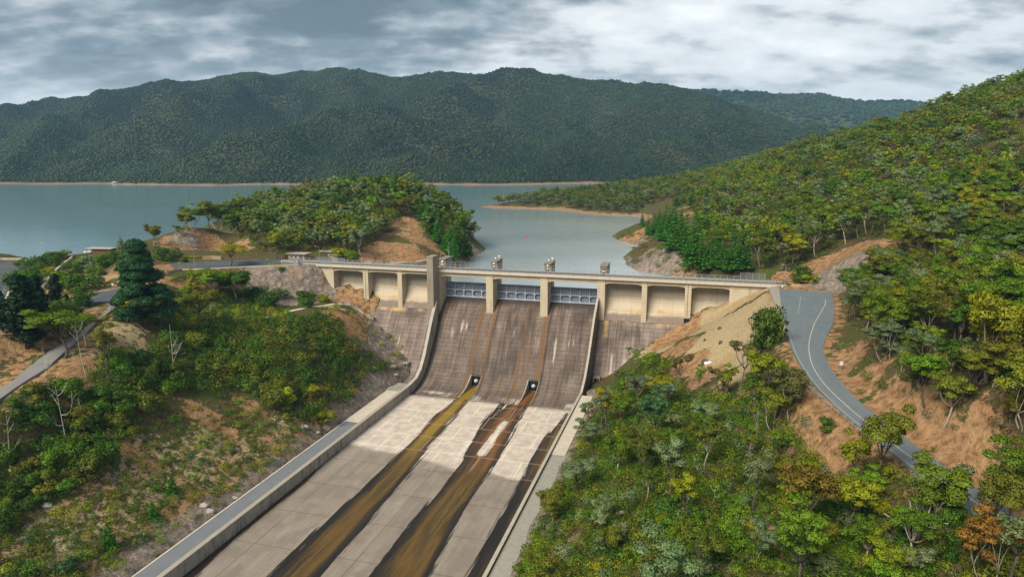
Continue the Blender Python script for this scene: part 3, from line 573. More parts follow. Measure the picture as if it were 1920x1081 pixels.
def floor_material():
    k = NT('chute_floor_concrete'); uv = k.coord('UV'); lo = k.noise(k.coord('UV', (.55, .022, 1)), 1, 8, .68); n = k.noise(uv, .12, 5, .6); f = k.noise(uv, 1.3, 6, .68); fl = k.noise(k.coord('UV', (1.7, .06, 1)), 1, 7, .68); fl2 = k.noise(k.coord('UV', (.30, .022, 1)), 1, 5, .6, .5)
    c = k.mix(lo, (0.155, 0.126, 0.100), (0.370, 0.310, 0.250)); c = k.mix(k.mapr(n, .42, .62, 0, .6), c, (0.185, 0.150, 0.125)); c = k.mix(k.mapr(f, .52, .72, 0, .45), c, (0.12, 0.098, 0.082)); c = k.mix(k.mapr(k.noise(k.coord('UV', (.2, .05, 1), (7, 3, 0)), 1, 6, .65), .5, .72, 0, .5), c, (0.36, 0.32, 0.28))
    br = k.n('TexBrick'); br.offset = 0.0; br.inputs['Scale'].default_value = 1; br.inputs['Brick Width'].default_value = 13.2; br.inputs['Row Height'].default_value = 15.5; br.inputs['Mortar Size'].default_value = .17; br.inputs['Mortar Smooth'].default_value = .4
    br.inputs['Color1'].default_value = (1, 1, 1, 1); br.inputs['Color2'].default_value = (.92, .92, .92, 1); br.inputs['Mortar'].default_value = (.55, .52, .48, 1); k.l(uv, br.inputs['Vector'])
    c = k.mix(.75, c, br.outputs['Color'], 'MULTIPLY')
    # the scoured pale slabs at the toe, their white filled joints
    wa = k.math('ADD', k.attr('pale'), k.math('ADD', k.math('MULTIPLY', k.math('SUBTRACT', f, .5), .9), k.math('MULTIPLY', k.math('SUBTRACT', n, .5), 1.1))); wm = k.mapr(wa, .12, .88)
    pc = k.mix(k.mapr(k.noise(uv, .28, 5, .6), .38, .64), (0.45, 0.38, 0.315), (0.57, 0.49, 0.415)); pc = k.mix(k.mapr(lo, .5, .7, 0, .45), pc, (0.76, 0.70, 0.63))
    b2 = k.n('TexBrick'); b2.offset = 0.5; b2.inputs['Scale'].default_value = 1; b2.inputs['Brick Width'].default_value = 13.2; b2.inputs['Row Height'].default_value = 10.6; b2.inputs['Mortar Size'].default_value = .36; b2.inputs['Mortar Smooth'].default_value = .5; k.l(k.coord('UV', loc=(3, -6.5, 0)), b2.inputs['Vector'])
    pc = k.mix(k.math('MULTIPLY', b2.outputs['Fac'], k.mapr(f, .3, .6, .2, .7)), pc, (0.78, 0.72, 0.65)); pc = k.mix(k.mapr(fl, .58, .78, 0, .45), pc, (0.30, 0.25, 0.21)); c = k.mix(wm, c, pc)
    # wet runs: algae and tannin
    wet = k.math('ADD', k.attr('wet'), k.math('ADD', k.math('MULTIPLY', k.math('SUBTRACT', fl, .5), 5.0), k.math('MULTIPLY', k.math('SUBTRACT', fl2, .5), 4.2))); wmask = k.mapr(wet, -.12, .16)
    core = k.math('ADD', k.attr('core'), k.math('ADD', k.math('MULTIPLY', k.math('SUBTRACT', fl2, .5), 1.1), k.math('MULTIPLY', k.math('SUBTRACT', fl, .5), .55)))
    olive = k.ramp(core, [(.20, (0.012, 0.010, 0.009)), (.38, (0.035, 0.024, 0.010)), (.58, (0.135, 0.072, 0.013)), (.78, (0.055, 0.040, 0.011)), (1.0, (0.17, 0.095, 0.022))])
    gold = k.ramp(core, [(.10, (0.020, 0.012, 0.006)), (.34, (0.10, 0.052, 0.007)), (.60, (0.26, 0.155, 0.010)), (.90, (0.20, 0.150, 0.014))])
    rusty = k.ramp(core, [(.16, (0.014, 0.008, 0.005)), (.42, (0.062, 0.026, 0.008)), (.66, (0.19, 0.078, 0.016)), (.95, (0.055, 0.024, 0.009))])
    wc = k.mix(k.attr('gold'), olive, gold); wc = k.mix(k.attr('rust'), wc, rusty); c = k.mix(k.math('MULTIPLY', wmask, .96), c, wc)
    jt = k.math('MULTIPLY', b2.outputs['Fac'], k.math('MULTIPLY', k.attr('pale'), .28)); c = k.mix(jt, c, (0.62, 0.44, 0.26))
    rg = k.math('SUBTRACT', .88, k.math('MULTIPLY', wmask, .50))
    k.princ(c, rg, .22, k.bump(k.math('ADD', f, k.math('MULTIPLY', br.outputs['Fac'], -.8)), .25, .1)); return k.m
def wall_material():
    k = NT('training_wall_concrete'); o = k.coord('Object', rot=(0, 0, TH)); s = k.noise(k.coord('Object', (.6, .6, .10), rot=(0, 0, TH)), 1.3, 6, .65); n = k.noise(o, .3, 5, .6); f = k.noise(o, 1.8, 5, .7)
    c = k.mix(n, (0.25, 0.228, 0.195), (0.40, 0.365, 0.31)); c = k.mix(k.mapr(s, .44, .68, 0, .82), c, (0.105, 0.097, 0.085)); c = k.mix(k.mapr(f, .58, .78, 0, .45), c, (0.60, 0.56, 0.49)); c = k.mix(k.mapr(n, .58, .72, 0, .4), c, (0.28, 0.21, 0.14))
    k.princ(c, .88, .2, k.bump(f, .25, .1)); return k.m
def asphalt_material(name, a=(0.062, 0.070, 0.078), b=(0.105, 0.115, 0.125)):
    k = NT(name); p = k.coord('Position'); n = k.noise(p, .22, 5, .6); f = k.noise(p, 3.5, 5, .7); big = k.noise(k.coord('UV', (.9, .05, 1)), 1, 5, .6)
    c = k.mix(n, a, b); c = k.mix(k.mapr(f, .5, .75, 0, .35), c, (0.18, 0.185, 0.19)); c = k.mix(k.mapr(big, .50, .70, 0, .6), c, (0.19, 0.20, 0.20))
    cr = k.voro(p, .12, 'DISTANCE_TO_EDGE'); c = k.mix(k.mapr(cr, .0, .006, .16, 0), c, (0.03, 0.032, 0.034))
    k.princ(c, .9, .2, k.bump(f, .2, .03)); return k.m
M_FACE = concrete_face_material(); M_BEIGE = beige_concrete('pier_concrete'); M_BAY = bay_material(); M_FLOOR = floor_material(); M_TWALL = wall_material()
M_DECK = beige_concrete('deck_concrete', (0.46, 0.39, 0.31), (0.60, 0.52, 0.42), .35); M_OLDC = beige_concrete('stained_tower_concrete', (0.19, 0.155, 0.12), (0.37, 0.31, 0.24), .95); M_HOIST = beige_concrete('hoist_concrete', (0.20, 0.165, 0.13), (0.36, 0.30, 0.24), .8)
M_ASPH = asphalt_material('road_asphalt', (0.115, 0.140, 0.155), (0.165, 0.195, 0.21)); M_ASPHD = asphalt_material('car_park_asphalt', (0.055, 0.062, 0.072), (0.095, 0.105, 0.118))
M_GRAVEL = simple('shoulder_gravel', (0.30, 0.275, 0.235), .95, .3, 1.2); M_PATHC = simple('path_concrete', (0.52, 0.45, 0.36), .9, .25, .5)
M_STEEL = simple('galvanised_steel', (0.34, 0.37, 0.40), .5, .2, 3, .3); M_GATE = simple('gate_blue_steel', (0.19, 0.225, 0.285), .55, .3, .5); M_GATEL = simple('gate_grey_steel', (0.40, 0.44, 0.50), .5, .25, .6)
M_BLACK = simple('dark_opening', (0.012, 0.012, 0.012), .9, .2); M_WHITE = simple('white_paint', (0.78, 0.78, 0.76), .6, .08); M_LINE = simple('road_paint', (0.46, 0.43, 0.36), .8, .25, 1.5); M_RED = simple('red_paint', (0.55, 0.03, 0.04), .5, .1); M_ROOF = simple('weathered_roof', (0.40, 0.34, 0.31), .8, .2, .8)
M_PALEST = simple('pale_steel', (0.48, 0.48, 0.47), .6, .12); M_RDOOR = simple('red_oxide_door', (0.16, 0.035, 0.022), .8, .3)

# ------------------------------------------------------------------ the spillway dam
dam_loc = W(12, -4, -43)
DAM = empty('spillway_dam', dam_loc, 'pale concrete spillway dam with three blue grey gates above a stained sloping chute face', 'dam')
def attach(o, root=None):
    root = root or DAM; o.parent = root
    w = Matrix.Translation(-Vector(root.location)) if root.parent is None else (Matrix.Translation(-Vector(root.parent.location)) if root.type == 'MESH' else Matrix()); o.matrix_parent_inverse = w if root.parent is None else Matrix(); return o
def dbuild(mb, name, mat, sm=False, bevel=0.0, root=None): return attach(mb.build(name, mat, None, sm, None, bevel), root)
PIERS = [(-23.1, -20.1), (0.0, 3.0), (23.1, 26.1), (46.2, 49.2)]
def arc_of(vs):
    z = face_z(vs); return np.r_[0, np.cumsum(np.hypot(np.diff(vs), np.diff(z)))]
def face_patch(name, us, vs, extra=None):
    zz = face_z(vs); ar = arc_of(vs); U, Vv = np.meshgrid(us, vs); Z = np.repeat(zz[:, None], len(us), 1); A = np.repeat(ar[:, None], len(us), 1)
    return U, Vv, Z, A
def bumpy(u, lo, hi, soft=.35): return np.clip(np.minimum(u - lo, hi - u) / soft, -1, 1) * .5 + .5
def face_attrs(U, Vv, Z):
    wing = ((U > 47) | (U < -23.05)) * 1.0
    rust = np.zeros(U.shape); dark = np.zeros(U.shape); lime = np.zeros(U.shape); yel = np.zeros(U.shape)
    wob = fbm(U * 4, Vv, 14, 3, 61) * .8
    for lo, hi, k in ((-2.5, -.9, 1), (3.0, 4.5, 1), (.9, 1.6, .6), (17.0, 18.7, .8), (20.6, 21.6, .8), (24.9, 27.0, 1), (44.9, 46.1, 1), (-20.1, -19.0, .9), (30.2, 31.0, .5), (11.2, 12.2, .55)):
        rust = np.maximum(rust, k * bumpy(U + wob * .3, lo, hi))
    for lo, hi, k in ((4.3, 5.4, .85), (26.9, 28.2, .8), (-20.1, -18.2, .9), (8.8, 10.6, .6), (-15.2, -13.6, .4), (35, 37, .45), (-2.6, -1.9, .6)): dark = np.maximum(dark, k * bumpy(U + wob, lo, hi, .7))
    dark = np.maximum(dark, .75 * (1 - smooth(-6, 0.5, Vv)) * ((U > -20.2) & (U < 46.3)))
    dark = np.maximum(dark, .62 * bumpy(fbm(U, Vv, 15, 3, 63) * 2, .25, 1.2, .5))
    for lo, hi, v0, v1 in ((-9.5, -8.6, 3, 7), (-7.5, -6.6, 3, 6), (-13, -12.4, 5, 8), (30.8, 31.6, 6, 13), (38, 38.5, 6, 8), (36.2, 36.6, 6, 8), (13.2, 13.7, 4, 7), (53.4, 54.2, 8, 20), (58.8, 59.3, 10, 15), (-36, -35.4, 8, 12)): lime = np.maximum(lime, np.minimum(bumpy(U, lo - .2, hi + .2, .9), bumpy(Vv, v0, v1, 3)) * .95)
    lime = np.maximum(lime, .75 * smooth(24, 31, Vv) * (.6 + fbm(U, Vv, 6, 3, 66)))
    yel = np.maximum(yel, np.minimum(bumpy(U + wob, 49.2, 51.4, 1.6), bumpy(Vv, -2, 5, 4))); yel = np.maximum(yel, .55 * bumpy(Vv, -2.5, 1.6, .8) * ((U > 50) | (U < -26)) * (1 + fbm(U, Vv, 8, 2, 68)))
    return dict(rust=rust.ravel(), dark=dark.ravel(), lime=lime.ravel(), yellow=yel.ravel(), wing=wing.ravel())
def grid_faces(m, n):
    ii = np.arange(m * n).reshape(m, n); return np.stack([ii[1:, :-1].ravel(), ii[1:, 1:].ravel(), ii[:-1, 1:].ravel(), ii[:-1, :-1].ravel()], 1)
# chute face with a notch for each outlet
NOTCH = [(-0.45, 3.75, 18.4), (23.0, 27.2, 18.4)]
us = np.unique(np.round(np.concatenate([np.arange(-20.1, 46.21, .51), [46.2] + [x for n in NOTCH for x in (n[0], n[0] + .002, n[1] - .002, n[1])]]), 3)); vs = np.arange(-9, 34.01, .5)
U, Vv, Z, A = face_patch('f', us, vs)
for a, b, vb in NOTCH:
    m = (U > a + .001) & (U < b - .001) & (Vv > vb); Z = np.where(m, FLOOR - .02, Z)
P = O0 + U[..., None] * DU + Vv[..., None] * DV; P[..., 2] = Z
fa = mesh_obj('spillway_face', P.reshape(-1, 3), grid_faces(*U.shape), M_FACE, smooth_shade=False, uv=np.stack([U.ravel(), -A.ravel()], 1), attrs=face_attrs(U, Vv, Z)); attach(fa)
for nm, ua, ub in (('abutment_face', -80.0, -23.1), ('abutment_face', 47.0, 104.0)):
    us2 = np.arange(ua, ub + .01, (ub - ua) / 100); vs2 = np.arange(0, 34.01, .5); U, Vv, Z, A = face_patch('f', us2, vs2); P = O0 + U[..., None] * DU + Vv[..., None] * DV; P[..., 2] = Z
    attach(mesh_obj(nm, P.reshape(-1, 3), grid_faces(*U.shape), M_FACE, uv=np.stack([U.ravel(), -A.ravel()], 1), attrs=face_attrs(U, Vv, Z)))
# bay walls between the buttress pillars
BAYS = [(-78, -70.4), (-70.4, -56.1), (-53.7, -39.8), (-37.8, -23.1), (49.2, 63.6), (65.6, 79.9), (82.3, 96.2), (98.2, 106)]
bp = np.array([(-5, -1), (-5, -9.4), (-4.7, -10.6), (-4.0, -11.9), (-3, -13.3), (-1.5, -15.4), (0, -17.41)])
for a, b in BAYS[1:7]:
    q = np.linspace(a, b, 12); V_l, T_l = [], []
    for v, z in bp:
        for u in q: V_l.append(W(u, v, z)); T_l.append((u, -z))
    attach(mesh_obj('bay_wall', V_l, grid_faces(len(bp), 12), M_BAY, uv=np.array(T_l)))
# buttress pillars
for u in (-72.4, -39.8, 63.6, 96.2):
    dbuild(MB(W).box((u, -5.2, -18.5), (u + 2.0, 0.0, -1.05)), 'pillar', M_BEIGE)
for u in (-56.1, 79.9):
    m = MB(W).box((u, -5.2, -18.5), (u + 1.02, 0, -1.05)).box((u + 1.22, -5.2, -18.5), (u + 2.4, 0, -1.05)).box((u + 1.0, -5.1, -18.4), (u + 1.24, -.6, -1.08)); dbuild(m, 'pillar', M_BEIGE)
m = MB(W).box((-92, -7, -16), (-80.3, -.25, -1.05)).box((-80.15, -7, -20), (-72.4, -.2, -1.05)); dbuild(m, 'abutment_block', M_BEIGE)
m = MB(W).box((98.2, -7, -18), (103.3, -.2, -1.05)).box((103.45, -7, -18), (116, -.25, -1.05)); dbuild(m, 'abutment_block', M_BEIGE)
# piers
for a, b in PIERS:
    m = MB(W); ring = lambda z: [(a, 0, z), (b, 0, z), (b, -6.6, z), (b - .45, -6.6, z), (b - .45, -8.4, z), (b, -8.4, z), (b, -13, z), (b - .9, -15, z), (a + .9, -15, z), (a, -13, z), (a, -8.4, z), (a + .45, -8.4, z), (a + .45, -6.6, z), (a, -6.6, z)]
    m.prism(ring(-19.5), ring(-1.05)); dbuild(m, 'pier', M_BEIGE)
# the tall square tower at the head of the west training wall
m = MB(W).box((-23.5, .7, -27), (-20.75, 6.5, 5.6)).box((-23.62, .58, 5.6), (-20.63, 6.62, 6.15)); dbuild(m, 'tower', M_OLDC, bevel=.06)
# bridge deck and its beams
m = MB(W).box((-92, -6.3, -.55), (116, .75, -.12)).box((-92, .35, -1.06), (116, .85, .12)).box((-92, -6.4, -.9), (116, -5.95, .12)); dbuild(m, 'deck', M_DECK)
M_DRD = asphalt_material('deck_asphalt', (0.10, 0.105, 0.11), (0.15, 0.155, 0.16))
dbuild(MB(W).box((-91.9, -5.9, -.115), (115.9, .3, -.03)), 'deck_road', M_DRD)
def beam(a, b, v0, v1, mid, hau, n=14):
    m = MB(W); T = np.linspace(0, 1, n); bot = [-(mid + hau * abs(2 * t - 1) ** 6) for t in T]; A0 = [(a + (b - a) * t, v0, -1.05) for t in T]; A1 = [(a + (b - a) * t, v0, z) for t, z in zip(T, bot)]; B0 = [(a + (b - a) * t, v1, -1.05) for t in T]; B1 = [(a + (b - a) * t, v1, z) for t, z in zip(T, bot)]
    m.strip(A0, A1); m.strip(B1, B0); m.strip(A1, B1); return m
for a, b in BAYS[1:7]:
    dbuild(beam(a, b, -.35, -1.5, 2.55, .5), 'deck_beam', M_BEIGE)
for i in range(3):
    a, b = PIERS[i][1], PIERS[i + 1][0]
    dbuild(beam(a, b, -.30, -1.6, 2.75, .5), 'deck_beam', M_BEIGE); dbuild(beam(a, b, -4.6, -5.8, 2.5, .5), 'deck_beam', M_BEIGE)
# gates
for i in range(3):
    a, b = PIERS[i][1] - .4, PIERS[i + 1][0] + .4; z0, z1 = -12.75, -6.7; v = -7.5
    gt = dbuild(MB(W).box((a, v - .35, z0), (b, v, z1)).box((a, v - .5, z1), (b, v + .25, z1 + .22)), 'gate', M_GATE)
    m = MB(W)
    for z, h in ((-12.55, .38), (-9.55, .34)): m.box((a + .4, v + .02, z - h / 2), (b - .4, v + 1.0, z + h / 2))
    n = 5; w = (b - a - .8) / n
    for k in range(n + 1):
        u = a + .4 + k * w; m.prism([(u - .17, v + .03, -12.4), (u + .17, v + .03, -12.4), (u + .17, v + .98, -12.4), (u - .17, v + .98, -12.4)], [(u - .17, v + .03, -9.65), (u + .17, v + .03, -9.65), (u + .17, v + .98, -9.65), (u - .17, v + .98, -9.65)])
        for sx in (-1, 1):     # rounded corners of each opening
            if (k == 0 and sx < 0) or (k == n and sx > 0): continue
            for zc, sz in ((-12.36, 1), (-9.72, -1)):
                m.prism([(u + sx * .16, v + .3, zc), (u + sx * 1.0, v + .3, zc), (u + sx * .42, v + .3, zc + sz * .28), (u + sx * .16, v + .3, zc + sz * .85)], [(u + sx * .16, v + .97, zc), (u + sx * 1.0, v + .97, zc), (u + sx * .42, v + .97, zc + sz * .28), (u + sx * .16, v + .97, zc + sz * .85)])
    r = m.build('girder', M_GATEL); r.parent = gt
    for k in range(1, n):      # tapering ribs of the upper panel
        u = a + .4 + k * w; R = [(u - .15, v + .01, -9.35), (u - .15, v + .95, -9.35), (u - .15, v + .38, -8.2), (u - .15, v + .32, -6.7), (u - .15, v + .01, -6.7)]
        r = MB(W).prism(R, [(x + .3, y, z) for x, y, z in R]).build('rib', M_GATEL); r.parent = gt
    m = MB(W)
    for k in range(1, 4 * n):
        u = a + .4 + k * w / 4
        if k % 4: m.box((u - .05, v + .005, -9.3), (u + .05, v + .16, -6.75)); m.box((u - .04, v + .005, -12.3), (u + .04, v + .14, -9.75))
    m.box((a + .3, v + .01, -7.95), (b - .3, v + .13, -7.87)); r = m.build('stiffener', M_GATEL); r.parent = gt
    dbuild(MB(W).box((a + .2, v - .3, -13.2), (b - .2, v + .25, -12.76)), 'sill_seal', M_BLACK)
# hoist columns above the piers, signal lamps on the front, aerials on top
for i, (a, b) in enumerate(PIERS):
    m = MB(W).box((a + .1, -8.7, -1), (a + .95, -6.5, 3.1)).box((b - .95, -8.7, -1), (b - .1, -6.5, 3.1)).box((a + .1, -8.7, 2.1), (b - .1, -6.5, 3.1)).box((a + .12, -14.6, -4), (b - .12, -8.72, 3.08)).box((a - .05, -14.8, 3.1), (b + .05, -6.3, 3.6))
    m.box((a + .93, -8.0, -1), (b - .93, -7.4, 2.2)); ht = dbuild(m, 'hoist_column', M_HOIST)
    for z in ((2.35, 1.15) if i < 3 else (1.15,)):
        q = MB(W).tube([((a + b) / 2, -6.6, z), ((a + b) / 2, -6.25, z)], [.42, .42], 12).build('signal_lamp', M_WHITE); q.parent = ht
    m = MB(W).tube([(a + .5, -7.2, 3.6), (a + .5, -7.2, 6.6)], [.06, .04], 5); q = m.build('aerial', M_STEEL); q.parent = ht
    if i in (1, 2):
        q = MB(W).tube([(a + 1.3, -9.6, 3.6), (a + 1.3, -9.6, 4.0)], .1, 6).ball((a + 1.3, -9.6, 4.2), .38, 8, 6).build('dome_antenna', M_WHITE); q.parent = ht
        q = MB(W).tube([(a + 2.4, -11, 3.6), (a + 2.4, -11, 4.9)], .07, 5).box((a + 2.1, -11.4, 4.7), (a + 2.9, -10.8, 5.1)).build('instrument_mast', M_WHITE); q.parent = ht
# rails: low pipe rail on the wings, taller mesh fence over the gates
def rail_run(u0, u1, v, h, step, bars, post=.06, bar=.035):
    m = MB(W); n = max(1, round((u1 - u0) / step))
    for k in range(n + 1):
        u = u0 + (u1 - u0) * k / n; m.box((u - post, v - post, .12), (u + post, v + post, .12 + h))
    for t in bars: m.box((u0, v - bar, .12 + h * t - bar), (u1, v + bar, .12 + h * t + bar))
    return m
low = (1.0, .66, .33); tall = (1.0, .5)
dbuild(rail_run(-88, -24, .62, 1.25, 2.4, low), 'guard_rail', M_STEEL); dbuild(rail_run(50, 108, .62, 1.25, 2.4, low), 'guard_rail', M_STEEL)
for v in (.62, -6.2):
    m = rail_run(-20.3, 49.6, v, 2.25, 2.35, tall, .045, .03)
    for k in range(280): u = -20.3 + k * .25; m.box((u - .008, v - .008, .3), (u + .008, v + .008, 2.3))
    dbuild(m, 'mesh_fence', M_STEEL)
dbuild(rail_run(-88, -24, -6.2, 1.25, 2.4, low), 'guard_rail', M_STEEL); dbuild(rail_run(50, 100, -6.2, 1.5, 2.4, low), 'guard_rail', M_STEEL)
for u0, u1, v, h in ((-92, -84, .7, 2.3), (-82, -68, -6.25, 2.0), (100, 109, -6.2, 2.8), (107, 112, .7, 1.6)):
    m = rail_run(u0, u1, v, h, 2.0, (1, .66, .33, .02), .05, .03)
    for k in range(int((u1 - u0) / .12)): u = u0 + k * .12; m.box((u - .012, v - .012, .2), (u + .012, v + .012, h))
    dbuild(m, 'mesh_panel', M_STEEL)
# outlets under the middle piers: dark mouth, cone valve, pale cheek
for a, b, vb in NOTCH:
    zt = float(face_z(vb)) + .1; m = MB(W).box((a + .02, vb - 1.5, FLOOR - .2), (b - .02, vb + .06, zt)); om = dbuild(m, 'outlet', M_BLACK)
    c = (a + b) / 2 - .1; z = FLOOR + (zt - FLOOR) * .50
    q = MB(W).tube([(c, vb + .05, z), (c, vb + .55, z), (c, vb + .62, z), (c, vb + 1.1, z)], [.78, .78, .72, .25], 18).build('cone_valve', M_PALEST, sm=False); q.parent = om
    q = MB(W).box((a + .05, vb + .05, zt - .28), (b - .05, vb + .35, zt + .05)).build('lintel', M_FACE); q.parent = om
    vq = np.arange(vb, 33.5, .5)
    for u0, u1 in ((a - .45, a + .05), (b - .05, b + .2)):
        m = MB(W); T0 = [(u0, v, float(face_z(v)) + .25) for v in vq]; T1 = [(u1, v, float(face_z(v)) + .25) for v in vq]; Bt0 = [(u0, v, FLOOR - .3) for v in vq]; Bt1 = [(u1, v, FLOOR - .3) for v in vq]
        m.strip(T0, T1); m.strip(Bt0, T0); m.strip(T1, Bt1); q = m.build('cheek_wall', M_TWALL); q.parent = om
# doorways in the buttresses and low on the face
def doorway(P, w, h, d, inner, name='doorway'):
    u, v = uv_of(P); z = P[2]; m = MB(W).box((u - w / 2, v - 2.0, z), (u + w / 2, v + d, z + h)); o = dbuild(m, name, M_BLACK)
    q = MB(W).box((u - w / 2 - .25, v - 1.9, z - .2), (u - w / 2, v + d + .25, z + h + .3)).box((u + w / 2, v - 1.9, z - .2), (u + w / 2 + .25, v + d + .25, z + h + .3)).box((u - w / 2, v - 1.9, z + h), (u + w / 2, v + d + .25, z + h + .3)).build('frame', M_TWALL); q.parent = o
    if inner: q = MB(W).box((u - .1, v + d + .01, z + .05), (u + w / 2 - .05, v + d + .1, z + h - .1)).build('door_leaf', inner); q.parent = o
doorway(W(-54.6, .1, -19.0), 1.8, 3.9, .1, M_RDOOR); doorway(W(81.0, .1, -18.0), 2.2, 3.2, .1, None)
doorway(on_face(761, 690) - np.array([0, 0, 1.4]), 1.9, 3.6, 1.2, None); doorway(on_face(1119, 717) - np.array([0, 0, 1.2]), 2.0, 3.2, .9, M_RDOOR)

# ------------------------------------------------------------------ chute floor
def edge(L, v):
    q = np.array([uv_of(atz(x, y, FLOOR)) for x, y in L]); o = np.argsort(q[:, 1]); return np.interp(v, q[o, 1], q[o, 0])
us = np.linspace(-20.1, 46.2, 150); vs = np.concatenate([np.arange(33.9, 120, .6), np.arange(120, 262, .9)]); U, Vv = np.meshgrid(us, vs)
S1 = ([(875, 728), (817, 775), (766, 829), (735, 860), (666, 923), (603, 980), (496, 1081), (400, 1180)], [(893, 728), (864, 775), (813.6, 829), (791.6, 860), (744, 923), (694, 980), (608, 1081), (525, 1180)])
S2 = ([(983.5, 734), (960, 752), (927, 775), (879.6, 829), (867, 860), (820, 923), (760, 980), (687, 1081), (600, 1180)], [(1004, 734), (1003, 745), (983, 775), (952, 829), (936, 860), (895, 923), (861, 980), (808, 1081), (755, 1180)])
S2B = ([(951, 738), (925, 765), (900, 790), (884, 820)], [(960, 738), (943, 765), (921, 790), (897, 820)])
ISL = ([(944, 789), (920, 815), (899, 850)], [(952, 789), (932, 815), (909, 850)])
S3 = ([(1062, 776), (1041, 803), (1020, 822), (1005, 845), (990, 875), (964.6, 923), (927, 980), (875, 1081), (820, 1180)], None)
def span(S, lo, hi):
    l = edge(S[0], Vv); r = edge(S[1], Vv) if S[1] else np.full(Vv.shape, 46.4); d = np.minimum(U - l, r - U); c = np.clip((U - l) / np.maximum(r - l, .1), 0, 1)
    v0, v1 = lo, hi; end = np.minimum(Vv - v0, v1 - Vv); return np.minimum(d, np.maximum(end, -9)), c
vv0 = lambda x, y: uv_of(atz(x, y, FLOOR))[1]
d1, c1 = span(S1, 18, 999); d2, c2 = span(S2, 18, 999); d2b, _ = span(S2B, 18, vv0(890, 828)); di, _ = span(ISL, vv0(944, 789), vv0(902, 852)); d3, c3 = span(S3, vv0(1062, 774), 999)
d0 = np.minimum(-19.9 + 2.4 * smooth(85, 120, Vv) * (1 + .7 * fbm(Vv, 0 * Vv, 17, 2, 3)) - U, Vv - 88)
d2 = np.minimum(np.maximum(d2, d2b), -di + .2)
wet = np.maximum.reduce([d1, d2, d3 + .7, d0]) - .45
bell = lambda c, m: np.clip(1 - np.abs(c - m) / np.where(c < m, m, 1 - m), 0, 1)
core = np.where(d1 >= wet, bell(c1, .50) * np.where(Vv < 80, .80, .85), np.where(d2 >= wet, bell(c2, .60) * .95, np.where(d3 + .7 >= wet, .18 + .35 * bell(c3, .7), .35)))
core = core * (1 - .22 * smooth(90, 150, Vv)); gold = (d1 >= wet) * (1 - smooth(62, 98, Vv)); rustm = ((d2 >= wet) * (1 - smooth(70, 105, Vv)) + (d3 >= wet) * (1 - smooth(70, 130, Vv)) * .9 + (d0 >= wet) * .8)
pale = (smooth(33, 38, Vv) * (1 - smooth(80 + 10 * (U + 20) / 66, 85 + 11 * (U + 20) / 66, Vv + 3 * fbm(U, Vv, 9, 3, 5)))); pale = np.maximum(pale, .25 * (U < -10) * (1 - smooth(85, 120, Vv)) * (Vv > 80))
P = O0 + U[..., None] * DU + Vv[..., None] * DV; P[..., 2] = FLOOR
fl = mesh_obj('chute_floor', P.reshape(-1, 3), grid_faces(*U.shape), M_FLOOR, uv=np.stack([U.ravel(), Vv.ravel()], 1), attrs=dict(wet=wet.ravel(), core=core.ravel(), gold=gold.ravel(), rust=rustm.ravel(), pale=pale.ravel())); tag(fl, kind='structure')
# notch floors continue the wet run up to the outlets
for a, b, vb in NOTCH:
    n = 12; uu = np.linspace(a + .05, b - .05, n); vv = np.linspace(vb + .07, 33.88, 20); U2, V2 = np.meshgrid(uu, vv); P = O0 + U2[..., None] * DU + V2[..., None] * DV; P[..., 2] = FLOOR + .02
    o = np.ones(U2.size); mesh_ = mesh_obj('outlet_floor', P.reshape(-1, 3), grid_faces(20, n), M_FLOOR, uv=np.stack([U2.ravel(), V2.ravel()], 1), attrs=dict(wet=o * 1.5, core=o * .6, gold=o * (a < 10), rust=o * (a > 10), pale=o * 0)); tag(mesh_, kind='structure')

# ------------------------------------------------------------------ training walls, chute road, apron
def wall_run(prof, u0, u1, name, label, rim, mat=None):
    vs = np.unique(np.concatenate([np.arange(prof[0][0], 40, 1.0), np.arange(40, 258, 8.0), [p[0] for p in prof]])); top = np.interp(vs, [p[0] for p in prof], [p[1] for p in prof]); bot = np.minimum(face_z(vs), FLOOR if False else face_z(vs)) - 1.5
    root = empty(name, W((u0 + u1) / 2, 40, FLOOR), label, 'wall'); m = MB(W)
    A = [(u0, v, t) for v, t in zip(vs, top)]; B = [(u1, v, t) for v, t in zip(vs, top)]; C = [(u0, v, b) for v, b in zip(vs, bot)]; D = [(u1, v, b) for v, b in zip(vs, bot)]
    m.strip(B, A); m.strip(A, C); m.strip(D, B); m.poly([A[-1], B[-1], D[-1], C[-1]]); m.poly([B[0], A[0], C[0], D[0]])
    attach(m.build('wall_body', mat or M_TWALL), root)
    m = MB(W); e = .03; A = [(u0 - e, v, t + .004) for v, t in zip(vs, top)]; B = [(u1 + e, v, t + .004) for v, t in zip(vs, top)]; A2 = [(u0 - e, v, t + .22) for v, t in zip(vs, top)]; B2 = [(u1 + e, v, t + .22) for v, t in zip(vs, top)]
    m.strip(B2, A2); m.strip(A2, A); m.strip(B, B2); m.strip(A, B); m.poly([A2[0], A[0], B[0], B2[0]]); attach(m.build('coping', rim), root)
    return root
M_BROWNC = beige_concrete('brown_stained_concrete', (0.115, 0.085, 0.066), (0.20, 0.155, 0.125), .8); M_RIM = beige_concrete('coping_concrete', (0.34, 0.30, 0.245), (0.48, 0.43, 0.36), .5)
wall_run([(4.0, -13.0), (6.5, -15.5), (10, -20), (18.5, -32.8), (22.5, -37), (26.7, -39.2), (34, -40.0), (110, -40.1), (258, -39.9)], -21.3, -20.1, 'training_wall', 'grey concrete chute wall running beside the narrow sealed service road', M_RIM)
wall_run([(-2.5, -8.2), (1.2, -9), (9.9, -15.4), (21.2, -27), (28.9, -32.8), (36, -35.8), (60, -35.6), (258, -35.8)], 46.2, 46.95, 'training_wall', 'thin concrete chute wall with pale rim beside the gravel strip below the scrub', M_RIM, M_BROWNC)
